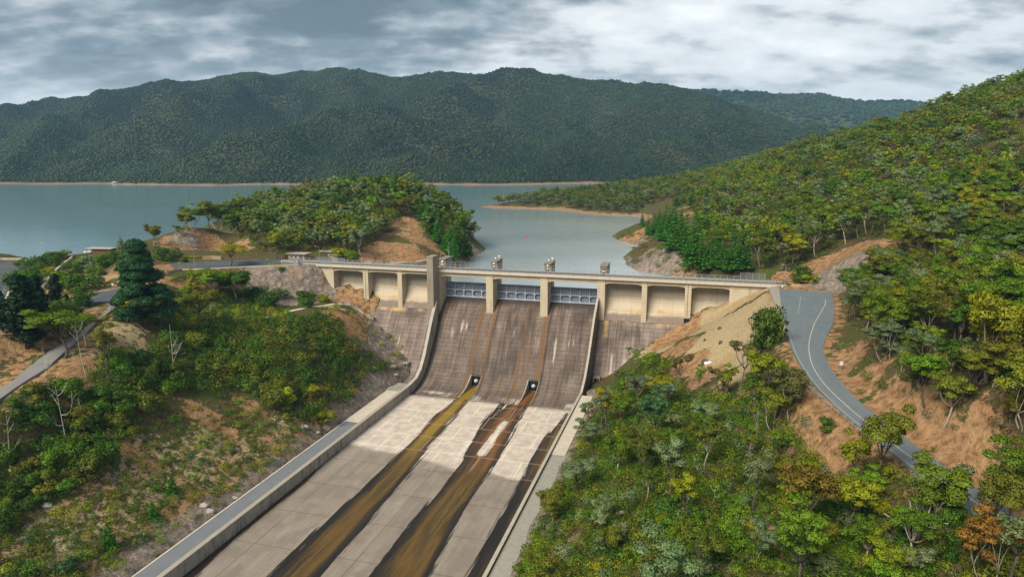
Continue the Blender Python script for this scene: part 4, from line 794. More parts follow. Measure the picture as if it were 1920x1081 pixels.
def slab(name, ua, ub, va, vb, z, mat, th=3.0, n=30, taper=0):
    vs = np.linspace(va, vb, n); A = [(ua + taper * (1 - k / (n - 1)), v, z) for k, v in enumerate(vs)]; B = [(ub, v, z) for v in vs]; m = MB(W); m.strip(B, A); m.strip(A, [(u, v, z - th) for u, v, _ in A]); m.strip([(u, v, z - th) for u, v, _ in B], B)
    m.poly([B[0], A[0], (A[0][0], va, z - th), (B[0][0], va, z - th)]); m.poly([A[-1], B[-1], (ub, vb, z - th), (ua, vb, z - th)])
    o = m.build(name, mat); return tag(o, kind='structure')
M_ASPHC = asphalt_material('chute_road_asphalt', (0.13, 0.138, 0.15), (0.20, 0.21, 0.225)); slab('chute_road', -26.4, -21.42, 72, 258, -40.35, M_ASPHC); slab('kerb', -26.9, -26.42, 72, 258, -40.25, M_PATHC); slab('chute_path', -27.0, -21.42, 40, 71.95, -40.30, M_PATHC); slab('dam_toe_pad', -36.0, -21.42, 31, 39.95, -40.25, M_TWALL, 3, 10)
slab('wall_apron', 47.08, 51.0, 38, 88, -36.0, M_PATHC); slab('gravel_strip', 47.08, 51.6, 88.05, 258, -36.15, M_GRAVEL)
# ------------------------------------------------------------------ roads and their paint
def road_obj(nm, name, mat, lift=0.0, crown=True):
    A, B = RD[nm]; n = len(A); T = np.linspace(0, 1, 7); V_l = []; uvl = []
    s = np.r_[0, np.cumsum(np.linalg.norm(np.diff((A + B) / 2, axis=0), axis=1))]
    for i in range(n):
        w = np.linalg.norm(A[i] - B[i])
        for t in T:
            p = A[i] * (1 - t) + B[i] * t; V_l.append(p + np.array([0, 0, lift + .10 * (1 - abs(2 * t - 1))])); uvl.append((t * w, s[i]))
    V_l = np.array(V_l); F = [q for q in grid_faces(n, 7)]
    # turned-down edges
    m = len(V_l); V_l = np.vstack([V_l, A + [0, 0, -1.2], B + [0, 0, -1.2]]); uvl += [(0, x) for x in s] * 2
    for i in range(n - 1):
        F.append([i * 7, (i + 1) * 7, m + i + 1, m + i]); F.append([i * 7 + 6, m + n + i, m + n + i + 1, (i + 1) * 7 + 6])
    return tag(mesh_obj(name, V_l, [list(f) for f in F], mat, uv=np.array(uvl)), kind='structure')
road_obj('road', 'road', M_ASPH); M_OLDROAD = asphalt_material('old_road_asphalt', (0.15, 0.148, 0.145), (0.24, 0.23, 0.22)); road_obj('service_road', 'road', M_OLDROAD); road_obj('car_park_road', 'road', M_ASPHD, .02); road_obj('dam_road', 'road', M_ASPHD); road_obj('garden_road', 'road', M_ASPHD, .03)
def road_line(nm, t, i0, i1, w, name='road_line', dash=None, tfun=None, z=.125):
    A, B = RD[nm]; m = MB(); L0, L1 = [], []
    for i in range(i0, i1):
        tt = tfun(i) if tfun else t; c = A[i] * (1 - tt) + B[i] * tt; d = (B[i] - A[i]) / np.linalg.norm(B[i] - A[i]); hz = np.array([0, 0, z + lift_at(tt)])
        L0.append(c - d * w / 2 + hz); L1.append(c + d * w / 2 + hz)
        if dash and (i - i0) % dash == dash - 1:
            m.strip(L0, L1); L0, L1 = [], []
    if len(L0) > 1: m.strip(L0, L1)
    return tag(m.build(name, M_LINE), kind='structure')
def lift_at(t): return .10 * (1 - abs(2 * t - 1)) - .10
A_, B_ = RD['road']
cl = [(1548, 570), (1525, 610), (1516, 645), (1520, 680), (1540, 715), (1575, 750), (1622, 790), (1690, 845), (1770, 900), (1860, 965), (1960, 1030)]
C_ = (A_ + B_) / 2; cpx, cpy, _ = project(C_)
def mid_t(i):
    # where the painted line crosses this cross-section of the road, in share of its width
    best, bt = 1e9, .5
    for t in np.linspace(.1, .9, 41):
        x, y, d = project(A_[i] * (1 - t) + B_[i] * t)
        e = abs(np.interp(y, [q[1] for q in cl], [q[0] for q in cl]) - x)
        if e < best: best, bt = e, t
    return bt
ts = [mid_t(i) for i in range(len(A_))]; k5 = np.ones(7) / 7; ts = np.convolve(np.pad(ts, 3, mode='edge'), k5, 'valid')
road_line('road', .5, 7, 84, .19, tfun=lambda i: ts[i]); road_line('road', .07, 34, 84, .10); road_line('road', .42, 6, 22, .10, tfun=lambda i: .40 - .006 * (i - 6))
road_line('car_park_road', .93, 2, 37, .22, z=.145); road_line('car_park_road', .45, 2, 36, .15, dash=3, z=.145); road_line('dam_road', .5, 2, 38, .13, z=.125); road_line('garden_road', .88, 1, 28, .18, z=.155)
# pale kerbed pavement round the car park and the gravel shoulder of the hill road
def side_strip(nm, left, w, name, mat, i0, i1, z=.0, h=.14, th=1.2):
    A, B = RD[nm]; E = A if left else B; O = B if left else A; m = MB(); P0, P1 = [], []
    for i in range(i0, i1):
        d = E[i] - O[i]; d = d / np.linalg.norm(d); P0.append(E[i] + d * .02 + [0, 0, z + h]); P1.append(E[i] + d * (w(i) if callable(w) else w) + [0, 0, z + h])
    f = lambda L, k: [p + np.array([0, 0, k]) for p in L]
    m.strip(P0, P1); m.strip(f(P0, -th), P0); m.strip(P1, f(P1, -th)); return tag(m.build(name, mat), kind='structure')
side_strip('car_park_road', False, 2.6, 'pavement', M_PATHC, 6, 39); side_strip('garden_road', True, .5, 'kerb', M_PATHC, 2, 28)
side_strip('road', True, lambda i: max(.6, 3.6 - .12 * i), 'road_shoulder', M_GRAVEL, 0, 34, -.02, .05)
side_strip('dam_road', False, .4, 'kerb', M_PATHC, 1, 39)
# footpath on the terrace at the foot of the bays, dirt track on the knoll
def path(name, pts, w, mat, lift=.12, n=40):
    P = np.array([on_ground(*atz(x, y, z)[:2]) for x, y, z in pts]); s = np.r_[0, np.cumsum(np.linalg.norm(np.diff(P, axis=0), axis=1))]; q = np.linspace(0, s[-1], n); C = np.stack([np.interp(q, s, P[:, k]) for k in range(3)], 1)
    m = MB(); L0, L1 = [], []
    for i in range(n):
        t = C[min(i + 1, n - 1)] - C[max(i - 1, 0)]; d = np.array([-t[1], t[0], 0]); d /= np.linalg.norm(d); a = C[i] + d * w / 2; b = C[i] - d * w / 2
        a[2] = ground_z(a[0], a[1]); b[2] = ground_z(b[0], b[1]); h = max(a[2], b[2]) + lift; a[2] = b[2] = h; L0.append(a); L1.append(b)
    f = lambda L: [p + np.array([0, 0, -1.0]) for p in L]
    m.strip(L1, L0); m.strip(L0, f(L0)); m.strip(f(L1), L1); return tag(m.build(name, mat), kind='structure')
path('footpath', [(700, 566, -14.6), (660, 566, -14.6), (620, 571, -14.5), (560, 583, -14), (505, 592, -13.5), (430, 602, -13)], 2.2, M_PATHC)
M_DIRT = simple('dirt_track', (0.40, 0.27, 0.165), .95, .2, .8)
path('dirt_track', [(640, 490, .6), (690, 485, 1.2), (740, 478, 2), (780, 470, 3), (815, 462, 3.2)], 3.2, M_DIRT, .18)

# ------------------------------------------------------------------ foliage
def leaf_material(name, per_object=True, trans=.36, rough=.55):
    k = NT(name)
    if per_object: c = k.n('ObjectInfo').outputs['Color']
    else: c = k.attr('tint', 'Color')
    v = k.attr('leafv'); c = k.mix(1.0, c, v, 'MULTIPLY')
    d = k.n('BsdfDiffuse'); k.l(c, d.inputs[0]); t = k.n('BsdfTranslucent'); tc = k.mix(.5, c, k.mix(1.0, c, (1.5, 1.35, .4), 'MULTIPLY')); k.l(tc, t.inputs[0]); mx = k.n('MixShader'); mx.inputs[0].default_value = trans; k.l(d.outputs[0], mx.inputs[1]); k.l(t.outputs[0], mx.inputs[2])
    gl = k.n('BsdfGlossy'); gl.inputs['Roughness'].default_value = .5; gl.inputs[0].default_value = (1, 1, 1, 1); m2 = k.n('MixShader'); m2.inputs[0].default_value = .012; k.l(mx.outputs[0], m2.inputs[1]); k.l(gl.outputs[0], m2.inputs[2])
    k.l(m2.outputs[0], k.out.inputs[0]); return k.m
M_LEAF = leaf_material('foliage'); M_LEAFS = leaf_material('foliage_mass', False)
M_BARK = simple('pale_bark', (0.34, 0.27, 0.21), .9, .35, 2.0); M_BARKD = simple('dark_bark', (0.10, 0.075, 0.058), .9, .35, 2.0); M_BONE = simple('bleached_wood', (0.46, 0.42, 0.36), .85, .18, 1.5)
def leaf_cloud(rng, clumps, per, size, up=.35, shell=.55, aspect=.55, vlo=.75, vhi=1.25):
    """many small leaf faces spread through ellipsoid clumps: vertices, quads, soft normals, per-leaf brightness"""
    Vs, Ns, Ls = [], [], []
    for c, r in clumps:
        c = np.array(c); r = np.array(r) * np.ones(3); n = max(6, int(per * (r[0] * r[1] * r[2]) ** (1 / 1.5)))
        d = rng.normal(size=(n, 3)); d /= np.linalg.norm(d, axis=1)[:, None]; d[:, 2] = np.where(d[:, 2] < -.25, d[:, 2] * .5, d[:, 2])
        rad = shell + (1 - shell) * rng.random(n) ** .6; rad *= 1 + .16 * rng.normal(size=n)
        p = c + d * rad[:, None] * r; nn = d / r; nn /= np.linalg.norm(nn, axis=1)[:, None]
        pn = nn + rng.normal(size=(n, 3)) * .75; pn /= np.linalg.norm(pn, axis=1)[:, None]
        a = np.cross(pn, rng.normal(size=(n, 3))); a /= np.linalg.norm(a, axis=1)[:, None]; b = np.cross(pn, a); s = size * (.6 + .8 * rng.random(n))[:, None]
        q = np.stack([p - a * s - b * s * aspect * .3, p + b * s * -aspect, p + a * s + b * s * aspect * .3, p + b * s * aspect], 1)
        nn = nn * .8 + np.array([0, 0, up]) + pn * .25; nn /= np.linalg.norm(nn, axis=1)[:, None]
        Vs.append(q.reshape(-1, 3)); Ns.append(np.repeat(nn, 4, 0)); base = .82 + .36 * rng.random(); Ls.append(np.repeat(base * (vlo + (vhi - vlo) * rng.random(n)), 4))
    V = np.vstack(Vs); return V, np.arange(len(V)).reshape(-1, 4), np.vstack(Ns), np.concatenate(Ls)
def bend(p, q, k, rng, sag=.0):
    p, q = np.array(p, float), np.array(q, float); T = np.linspace(0, 1, k); L = np.linalg.norm(q - p); o = rng.normal(size=3) * .09 * L; o[2] -= sag * L
    return [p + (q - p) * t + o * math.sin(math.pi * t) for t in T]
def gum_parts(seed, h=11.0, spread=3.6, limbs=4, base=.40, flat=.55, csize=1.25, per=290, size=.19, stems=1, sparse=1.0, lean=.06):
    rng = np.random.default_rng(seed); tr = MB(); cl = []
    for st in range(stems):
        a0 = rng.random() * 6.28; ln = lean + (.16 if stems > 1 else 0); f = np.array([math.cos(a0) * ln * h, math.sin(a0) * ln * h, base * h * (.85 + .3 * rng.random())]); b0 = np.array([.18 * math.cos(a0), .18 * math.sin(a0), -.6]) * (stems > 1) + np.array([0, 0, -.6]) * (stems == 1)
        r0 = .021 * h / math.sqrt(stems); P = bend(b0, f, 5, rng); tr.tube(P, list(np.linspace(r0, r0 * .72, 5)), 7)
        nl = max(2, round(limbs / stems))
        for i in range(nl):
            an = a0 + 6.28 * i / nl + rng.normal() * .35; rr = spread * (.55 + .5 * rng.random()); e = f + np.array([math.cos(an) * rr, math.sin(an) * rr, (h - f[2]) * (.48 + .42 * rng.random())]) * np.array([.8, .8, 1])
            L = bend(f, e, 5, rng, .06); tr.tube(L, list(np.linspace(r0 * .62, r0 * .2, 5)), 5)
            for j in range(2 + int(rng.random() * 2.2)):
                s = L[2 + int(rng.random() * 2.99)]; an2 = an + rng.normal() * 1.0; g = s + np.array([math.cos(an2), math.sin(an2), 0]) * spread * .42 * (.6 + .7 * rng.random()) + np.array([0, 0, h * (.06 + .13 * rng.random())])
                tr.tube(bend(s, g, 4, rng, .05), list(np.linspace(r0 * .24, r0 * .08, 4)), 4)
                if rng.random() < sparse: c = csize * (.7 + .55 * rng.random()); cl.append((g + [0, 0, .15], (c, c * (.85 + .3 * rng.random()), c * flat)))
            c = csize * (.85 + .4 * rng.random()); cl.append((e, (c * 1.1, c, c * flat)))
        tr.tube(bend(f, f + np.array([rng.normal() * .6, rng.normal() * .6, (h - f[2]) * .8]), 4, rng), list(np.linspace(r0 * .55, r0 * .12, 4)), 5); cl.append((f + np.array([0, 0, (h - f[2]) * .82]), (csize * 1.1, csize, csize * flat)))
    return tr, leaf_cloud(rng, cl, per, size), cl
def bush_parts(seed, r=1.7, h=2.0, n=14, per=290, size=.125, cs=.62):
    rng = np.random.default_rng(seed); cl = []
    for i in range(n):
        a = rng.random() * 6.28; q = math.sqrt(rng.random()) * r * .78; z = h * (.30 + .5 * (1 - (q / r) ** 2) + .14 * rng.normal()); c = cs * (.7 + .6 * rng.random()); cl.append(((q * math.cos(a), q * math.sin(a), max(.2, z)), (c, c, c * .8)))
    cl.append(((0, 0, h * .3), (r * .7, r * .7, h * .34)))
    return leaf_cloud(rng, cl, per, size)
def pine_parts(seed, h=15.0, r=2.9, tiers=13, per=110, size=.24, droop=.12, bare=.10):
    rng = np.random.default_rng(seed); tr = MB(); tr.tube([(0, 0, -.6), (0, 0, h * .5), (0, 0, h * .98)], [.22, .14, .03], 6); cl = []
    for i in range(tiers):
        t = i / (tiers - 1); z = h * (bare + (1 - bare) * t * .97); rr = r * (1 - t) ** .8 * (.8 + .35 * rng.random()) + .22; nb = max(3, round(7 * (1 - t * .5)))
        for j in range(nb):
            a = 6.28 * j / nb + rng.random(); q = rr * (.75 + .4 * rng.random())
            for s in ((.45, .9) if rr > 1 else (.6,)): cl.append(((q * s * math.cos(a), q * s * math.sin(a), z + (.10 - droop * s) * q + rng.normal() * .1), (max(.34, rr * .34), max(.34, rr * .34), .30 + .05 * rr)))
    return tr, leaf_cloud(rng, cl, per, size, up=.2)
def cypress_parts(seed, h=11.0, r=1.5, per=120, size=.2):
    rng = np.random.default_rng(seed); tr = MB(); tr.tube([(0, 0, -.5), (0, 0, h * .6)], [.2, .08], 6); cl = []
    for i in range(64):
        t = rng.random(); z = h * (.10 + .84 * t); rr = r * (math.sin(math.pi * min(1, .16 + .84 * t)) ** .6) * (1 - .25 * t); a = rng.random() * 6.28; q = rr * (.4 + .5 * rng.random()); cl.append(((q * math.cos(a), q * math.sin(a), z), (r * .5, r * .5, h * .08)))
    cl.append(((0, 0, h * .5), (r * .8, r * .8, h * .44))); return tr, leaf_cloud(rng, cl, per, size, up=.15)
def spread_conifer(seed, h=17, r=7):
    rng = np.random.default_rng(seed); tr = MB(); tr.tube([(0, 0, -.6), (0, 0, h * .55), (.3, 0, h * .93)], [.5, .3, .06], 8); cl = []
    for i in range(110):
        t = rng.random() ** 1.05; z = h * (.06 + .92 * t); rr = r * (1 - t ** 1.5) * .95 + .5; a = rng.random() * 6.28; q = rr * (.45 + .55 * rng.random()); cl.append(((q * math.cos(a), q * math.sin(a), z), (2.1, 2.1, 1.25)))
        if i % 4 == 0: tr.tube(bend((0, 0, z * .9), (q * math.cos(a), q * math.sin(a), z), 4, rng), [.12, .09, .06, .03], 4)
    return tr, leaf_cloud(rng, cl, 170, .26, up=.25)
def dead_parts(seed, h=9.0, n=5, spread=.33, low=.25):
    rng = np.random.default_rng(seed); tr = MB(); a0 = rng.random() * 6.28; top = np.array([math.cos(a0) * .12 * h, math.sin(a0) * .12 * h, h]); P = bend((0, 0, -.5), top, 8, rng); r0 = .011 * h + .02; tr.tube(P, list(np.linspace(r0, r0 * .18, 8)), 6)
    for i in range(n):
        k = 1 + int((low + (1 - low) * rng.random()) * 5.5); s = P[min(k, 6)]; an = rng.random() * 6.28; L = h * spread * (.6 + .7 * rng.random()); e = s + np.array([math.cos(an) * L * .8, math.sin(an) * L * .8, L * (.35 + .5 * rng.random())]); Q = bend(s, e, 5, rng, .1); tr.tube(Q, list(np.linspace(r0 * .5, r0 * .13, 5)), 5)
        for j in range(2):
            s2 = Q[2 + j]; an2 = an + rng.normal() * .9; e2 = s2 + np.array([math.cos(an2), math.sin(an2), .6 + .5 * rng.random()]) * L * .32; tr.tube(bend(s2, e2, 4, rng), list(np.linspace(r0 * .22, r0 * .07, 4)), 4)
    return tr
COLS = {'olive': (0.172, 0.198, 0.018), 'bright green': (0.150, 0.242, 0.013), 'grey green': (0.190, 0.250, 0.105), 'dark green': (0.075, 0.150, 0.012), 'rust tinged': (0.235, 0.160, 0.022), 'yellow green': (0.270, 0.300, 0.012)}
# ------------------------------------------------------------------ tree prototypes: trunk mesh + crown mesh, shared by every copy
def crown_mesh(name, lc):
    V, F, Nn, L = lc; o = mesh_obj(name, V, F, M_LEAF, smooth_shade=True, attrs={'leafv': L}, normals=Nn); me = o.data; bpy.data.objects.remove(o); return me
def wood_mesh(name, mb, mat):
    o = mb.build(name, mat, None, True); me = o.data; bpy.data.objects.remove(o); return me
GUMS = [('flat topped', dict(seed=11, h=11, spread=4.0, limbs=5, base=.42, flat=.62, csize=1.3)), ('rounded', dict(seed=22, h=10, spread=3.0, limbs=5, base=.34, flat=.75, csize=1.45)), ('upright', dict(seed=33, h=12, spread=2.2, limbs=4, base=.40, flat=.8, csize=1.15)),
        ('many stemmed', dict(seed=44, h=10, spread=3.4, limbs=6, base=.30, flat=.55, csize=1.25, stems=3)), ('thin crowned', dict(seed=55, h=11.5, spread=3.3, limbs=4, base=.45, flat=.65, csize=1.05, sparse=.65)), ('leaning', dict(seed=66, h=11, spread=3.6, limbs=5, base=.42, flat=.55, csize=1.25, lean=.13)),
        ('layered', dict(seed=77, h=12, spread=3.5, limbs=6, base=.36, flat=.55, csize=1.3))]
GP = []
for i, (d, kw) in enumerate(GUMS):
    tr, lc, cl = gum_parts(**kw); GP.append((d, wood_mesh('gum_trunk', tr, M_BARK if i % 2 else M_BARKD), crown_mesh('gum_crown', lc), kw['h'], cl))
BUSHES = [('rounded', dict(seed=101)), ('spreading', dict(seed=102, r=2.3, h=1.6, n=18)), ('upright', dict(seed=103, r=1.3, h=2.7, n=14)), ('ragged', dict(seed=104, r=1.9, h=2.1, n=10, per=60, cs=.5)), ('dense', dict(seed=105, r=1.9, h=2.3, n=22, cs=.7))]
BP = [(d, crown_mesh('shrub', bush_parts(**kw)), kw.get('h', 2.0)) for d, kw in BUSHES]
PINES = []
for s, kw in ((201, dict(h=15, r=2.9)), (202, dict(h=13, r=2.5, tiers=11)), (203, dict(h=9, r=2.0, tiers=10))):
    tr, lc = pine_parts(s, **kw); PINES.append((wood_mesh('pine_trunk', tr, M_BARKD), crown_mesh('pine_crown', lc), kw['h']))
def put(name, me, parent, col=None):
    o = bpy.data.objects.new(name, me); COL.objects.link(o); o.parent = parent
    if col is not None: o.color = (*col, 1)
    return o
def tint_of(col, rng, amt=.16): 
    c = np.array(col) * (1 + amt * rng.normal()) * (1 + np.array([.08, .05, .06]) * rng.normal(size=3)); return tuple(np.clip(c, .008, .6))
def plant_tree(name, trunk, crown, P, s, rz, label, cat, group, col, sz=1.0):
    r = empty(name, P, label, cat, group, rz); r.scale = (s, s, s * sz); put('trunk', trunk, r)
    if crown is not None: put('crown', crown, r, col)
    return r
R = np.random.default_rng(7)
def inside(poly, x, y):
    p = np.array(poly, float); n = len(p); j = n - 1; c = np.zeros(np.shape(x), bool)
    for i in range(n):
        cond = ((p[i, 1] > y) != (p[j, 1] > y)) & (x < (p[j, 0] - p[i, 0]) * (y - p[i, 1]) / (p[j, 1] - p[i, 1] + 1e-12) + p[i, 0]); c ^= cond; j = i
    return c
def cov_at(x, y):
    i = np.clip(np.searchsorted(GX, x) - 1, 0, len(GX) - 2); j = np.clip(np.searchsorted(GY, y) - 1, 0, len(GY) - 2); return cov[j, i], ROADD[j, i]
def scatter(box, step, poly, rng, jit=.42, bare=.5, rd=1.6, keep=1.0, zmin=-8.2):
    x0, x1, y0, y1 = box; X, Y = np.meshgrid(np.arange(x0, x1, step), np.arange(y0, y1, step)); X = X + (np.arange(X.shape[0]) % 2)[:, None] * step / 2
    X = (X + rng.uniform(-jit, jit, X.shape) * step).ravel(); Y = (Y + rng.uniform(-jit, jit, Y.shape) * step).ravel(); Z = ground_z(X, Y); px, py, d = project(np.stack([X, Y, Z], 1))
    m = inside(poly, px, py) & (d > 20); X, Y, Z = X[m], Y[m], Z[m]; c, r = cov_at(X, Y); b = np.maximum(np.maximum(c[:, 0], c[:, 1]), c[:, 2])
    U, V = uv_of(np.stack([X, Y, Z], 1)); blocked = ((U > -28.5) & (U < 52.3) & (V > -16)) | ((U > -86) & (U < 114) & (V < 1.5) & (V > -17))
    m = (r > rd) & ~blocked & (rng.random(len(X)) < np.where(b > .5, 1 - bare, 1.0) * keep) & ((Z > zmin) | (V > 0)); return np.stack([X[m], Y[m], Z[m]], 1)
def hidden_by_ground(P, h):
    """True where the line from the eye to the top of a plant is blocked by ground"""
    T = P + np.array([0, 0, 1.0]) * (np.ones(len(P)) * h * .8)[:, None]; out = np.zeros(len(P), bool)
    for t in np.linspace(.05, .97, 90):
        q = EYE + (T - EYE) * t; out |= ground_z(q[:, 0], q[:, 1]) > q[:, 2] + .3
    return out
# ---- where the woods stand (outlines of wooded ground as surveyed from the photograph)
HILL = [(1185, 408), (1240, 360), (1400, 280), (1560, 230), (1720, 160), (1920, 80), (2300, -120), (2300, 1000), (1960, 970), (1840, 868), (1760, 800), (1700, 735), (1640, 668), (1590, 600), (1590, 552), (1640, 500), (1690, 455), (1640, 445), (1560, 470), (1490, 508), (1400, 516), (1300, 512), (1275, 480), (1250, 455), (1225, 425)]
PEN = [(920, 386), (1185, 404), (1260, 350), (1400, 250), (1200, 300), (1000, 330), (920, 350)]
KNOLL = [(318, 425), (420, 425), (480, 470), (540, 478), (600, 474), (690, 470), (720, 440), (760, 420), (810, 450), (850, 480), (890, 450), (880, 300), (300, 300)]
SLOPE = [(1150, 740), (1165, 692), (1200, 670), (1230, 668), (1258, 700), (1290, 738), (1345, 748), (1400, 722), (1440, 698), (1480, 706), (1510, 745), (1570, 830), (1660, 870), (1740, 905), (1850, 985), (1960, 1070), (2250, 1300), (2100, 1700), (860, 1700), (940, 1040), (1020, 930), (1075, 830)]
trees = []      # (P, scale, kind, zone)
def gum_zone(P, zone, smin, smax, rng):
    for p in P: trees.append((p, smin + (smax - smin) * rng.random(), zone))
BELT = [[(1180, 400), (1262, 372), (1310, 400), (1306, 520), (1250, 500)], [(1298, 515), (1425, 520), (1425, 486), (1300, 466)]]
def no_pines(P):
    x, y, d = project(P); return P[~(inside(BELT[0], x, y) | inside(BELT[1], x, y))]
gum_zone(no_pines(scatter((20, 460, 60, 300), 5.3, HILL, R, keep=.94, bare=.2)), 'hill', .55, 1.12, R)
BANKT = [(1605, 690), (1640, 722), (1700, 768), (1780, 826), (1880, 888), (1990, 925), (2000, 640), (1700, 600)]
gum_zone(scatter((60, 210, 80, 230), 5.6, BANKT, R, keep=.6, bare=0), 'hill', .5, .95, R)
gum_zone(no_pines(scatter((20, 520, 300, 900), 6.0, HILL, R, keep=.95)), 'hill', .52, 1.0, R)
gum_zone(scatter((-20, 260, 680, 980), 5.8, PEN, R, keep=.95, zmin=-8.6), 'point', .6, .95, R)
gum_zone(scatter((-260, 10, 320, 500), 4.9, KNOLL, R, bare=.93, keep=.95, zmin=-7), 'knoll', .6, 1.05, R)
gum_zone(scatter((-30, 190, 60, 240), 7.8, SLOPE, R, bare=.8, keep=.5), 'slope', .5, 1.0, R)
TP = np.array([t[0] for t in trees]); TS = np.array([t[1] for t in trees]); TZ = [t[2] for t in trees]
tx, ty, td = project(TP); app = TS * 11 / td; app = np.where((tx < -30) | (tx > 1950) | (ty - app * FPX > 1085) | (ty < 60), 0, app); app = np.where(hidden_by_ground(TP, 11 * TS), 0, app)
order = np.argsort(-app); N_GUM = 276; single = set(order[:N_GUM].tolist())
PLACES = {'hill': [(1850, 190, 'near the crest of the wooded hill'), (1650, 290, 'below the skyline of the wooded hill'), (1430, 340, 'on the ridge running down to the inlet'), (1330, 430, 'above the pines of the inlet shore'), (1480, 440, 'in the woods beyond the end of the dam'), (1640, 410, 'above the orange road cutting'), (1850, 400, 'midway up the wooded hill'), (1740, 540, 'on the hill above the road bend'), (1880, 620, 'high on the bank above the grey road'), (1630, 620, 'overhanging the bend of the grey road'), (1820, 780, 'on the orange bank over the lower road'), (1700, 680, 'on the orange bank beside the curving road')],
          'slope': [(1370, 750, 'on the spur under the dry grass mound'), (1200, 800, 'on the scrub above the pale chute apron'), (1450, 880, 'on the scrubby slope below the road fence'), (1230, 1000, 'low on the scrub near the gravel strip'), (1640, 1030, 'in the green hollow under the lower road'), (1860, 1010, 'where the road passes back under the trees'), (1480, 1040, 'in bright scrub at the slope foot')],
          'knoll': [(400, 400, 'on the rocky end of the lake knoll'), (560, 370, 'on top of the wooded lake knoll'), (600, 440, 'on the knoll behind the stone huts'), (740, 390, 'on the knoll over its bare cutting'), (840, 430, 'at the tip of the knoll by the inlet')],
          'point': [(1000, 370, 'on the orange edged point in the lake'), (1150, 370, 'where the wooded point joins the hill')]}
GROUPS = {'hill': 'gum trees on the wooded hill', 'slope': 'gum trees on the scrub slope', 'knoll': 'gum trees on the lake knoll', 'point': 'gum trees on the lake point'}
def place_of(zone, x, y): return min(PLACES[zone], key=lambda q: (q[0] - x) ** 2 + 1.6 * (q[1] - y) ** 2)[2]
used = {}
PALETTE = {'hill': ['olive', 'olive', 'bright green', 'olive', 'grey green', 'bright green', 'yellow green', 'dark green'], 'slope': ['olive', 'bright green', 'grey green', 'olive', 'bright green', 'yellow green', 'grey green'], 'knoll': ['olive', 'dark green', 'grey green', 'dark green', 'olive', 'grey green', 'bright green'], 'point': ['olive', 'grey green', 'dark green', 'olive']}
def size_word(s): return 'small' if s < .66 else ('medium' if s < .84 else 'tall')
def dry_bias(x, y):
    """the wood's colour drifts across the hill in patches"""
    return fbm(np.array([x]), np.array([y]), 70, 3, 91)[0]
def pick(zone, p, x, y, s, rng):
    pl = place_of(zone, x, y); u = used.setdefault(pl, set()); b = dry_bias(p[0], p[1]); pal = PALETTE[zone]
    for t in range(60):
        c = pal[int(rng.random() * len(pal))]
        if t < 6 and zone == 'hill':
            if b > .14 and rng.random() < .6: c = 'grey green' if rng.random() < .55 else 'bright green'
            elif b < -.14 and rng.random() < .6: c = 'olive' if rng.random() < .8 else 'dark green'
        g = int(rng.random() * len(GP)); key = (size_word(s), c, g)
        if key not in u: break
    u.add(key); return c, g, pl
for i in sorted(single):
    p, s, zone = trees[i]; c, g, pl = pick(zone, p, tx[i], ty[i], s, R)
    plant_tree('gum_tree', GP[g][1], GP[g][2], p, s, R.random() * 6.28, '%s %s %s gum tree %s' % (size_word(s), c, GP[g][0], pl), 'tree', GROUPS[zone], tint_of(COLS[c], R), .92 + .2 * R.random())
# ---- everything beyond the 300 largest: one mass
LOD = []
for k, (d, kw) in enumerate(GUMS):
    rng = np.random.default_rng(kw['seed']); cl = GP[k][4]; lc = leaf_cloud(rng, cl, 34, .42); tb = MB(); tb.tube([(0, 0, -.5), (0, 0, kw['h'] * .6)], [.19, .08], 4); LOD.append((lc, (np.array(tb.V), tb.F)))
BLOD = [leaf_cloud(np.random.default_rng(kw['seed']), [((0, 0, kw.get('h', 2) * .42), (kw.get('r', 1.7) * .85, kw.get('r', 1.7) * .85, kw.get('h', 2) * .5))], 120, .17, shell=.65) for d, kw in BUSHES]
def merge(name, items, lod, label, cat, tints):
    VV, FF, NN, LL, TT = [], [], [], [], []; n = 0
    for (P, s, sz, rz, k), col in zip(items, tints):
        V, F, Nn, L = lod[k]; c, q = math.cos(rz), math.sin(rz); M = np.array([[c, -q, 0], [q, c, 0], [0, 0, 1.0]]); v = (V * [s, s, s * sz]) @ M.T + P
        VV.append(v); NN.append(Nn @ M.T); LL.append(L); FF.append(F + n); TT.append(np.repeat(np.array(col)[None], len(v), 0)); n += len(v)
    o = mesh_obj(name, np.vstack(VV), np.vstack(FF), M_LEAFS, smooth_shade=True, attrs={'leafv': np.concatenate(LL), 'tint': np.vstack(TT)}, normals=np.vstack(NN)); return tag(o, label, cat, None, 'stuff')
rest = [i for i in range(len(trees)) if i not in single]
items, tints = [], []; tb_all = MB()
for i in rest:
    p, s, zone = trees[i]; x, y = tx[i], ty[i]; b = dry_bias(p[0], p[1]); pal = PALETTE[zone]; c = pal[int(R.random() * len(pal))]
    if zone == 'hill' and R.random() < .5: c = ('grey green' if R.random() < .5 else 'bright green') if b > .1 else (c if b > -.1 else ('olive' if R.random() < .7 else 'dark green'))
    k = int(R.random() * len(LOD)); items.append((p, s, .9 + .2 * R.random(), R.random() * 6.28, k)); tints.append(tint_of(COLS[c], R))
    V, F = LOD[k][1]; n = len(tb_all.V); tb_all.V += list(V * s + p); tb_all.F += [[a + n for a in f] for f in F]
woods = merge('forest_canopy', items, [l[0] for l in LOD], 'mixed green gum woodland covering the hill, point and knoll beyond the dam', 'woodland', tints)
tag(tb_all.build('forest_stems', M_BARKD), 'thin dark stems under the woodland canopy beyond the dam', 'woodland', None, 'stuff')
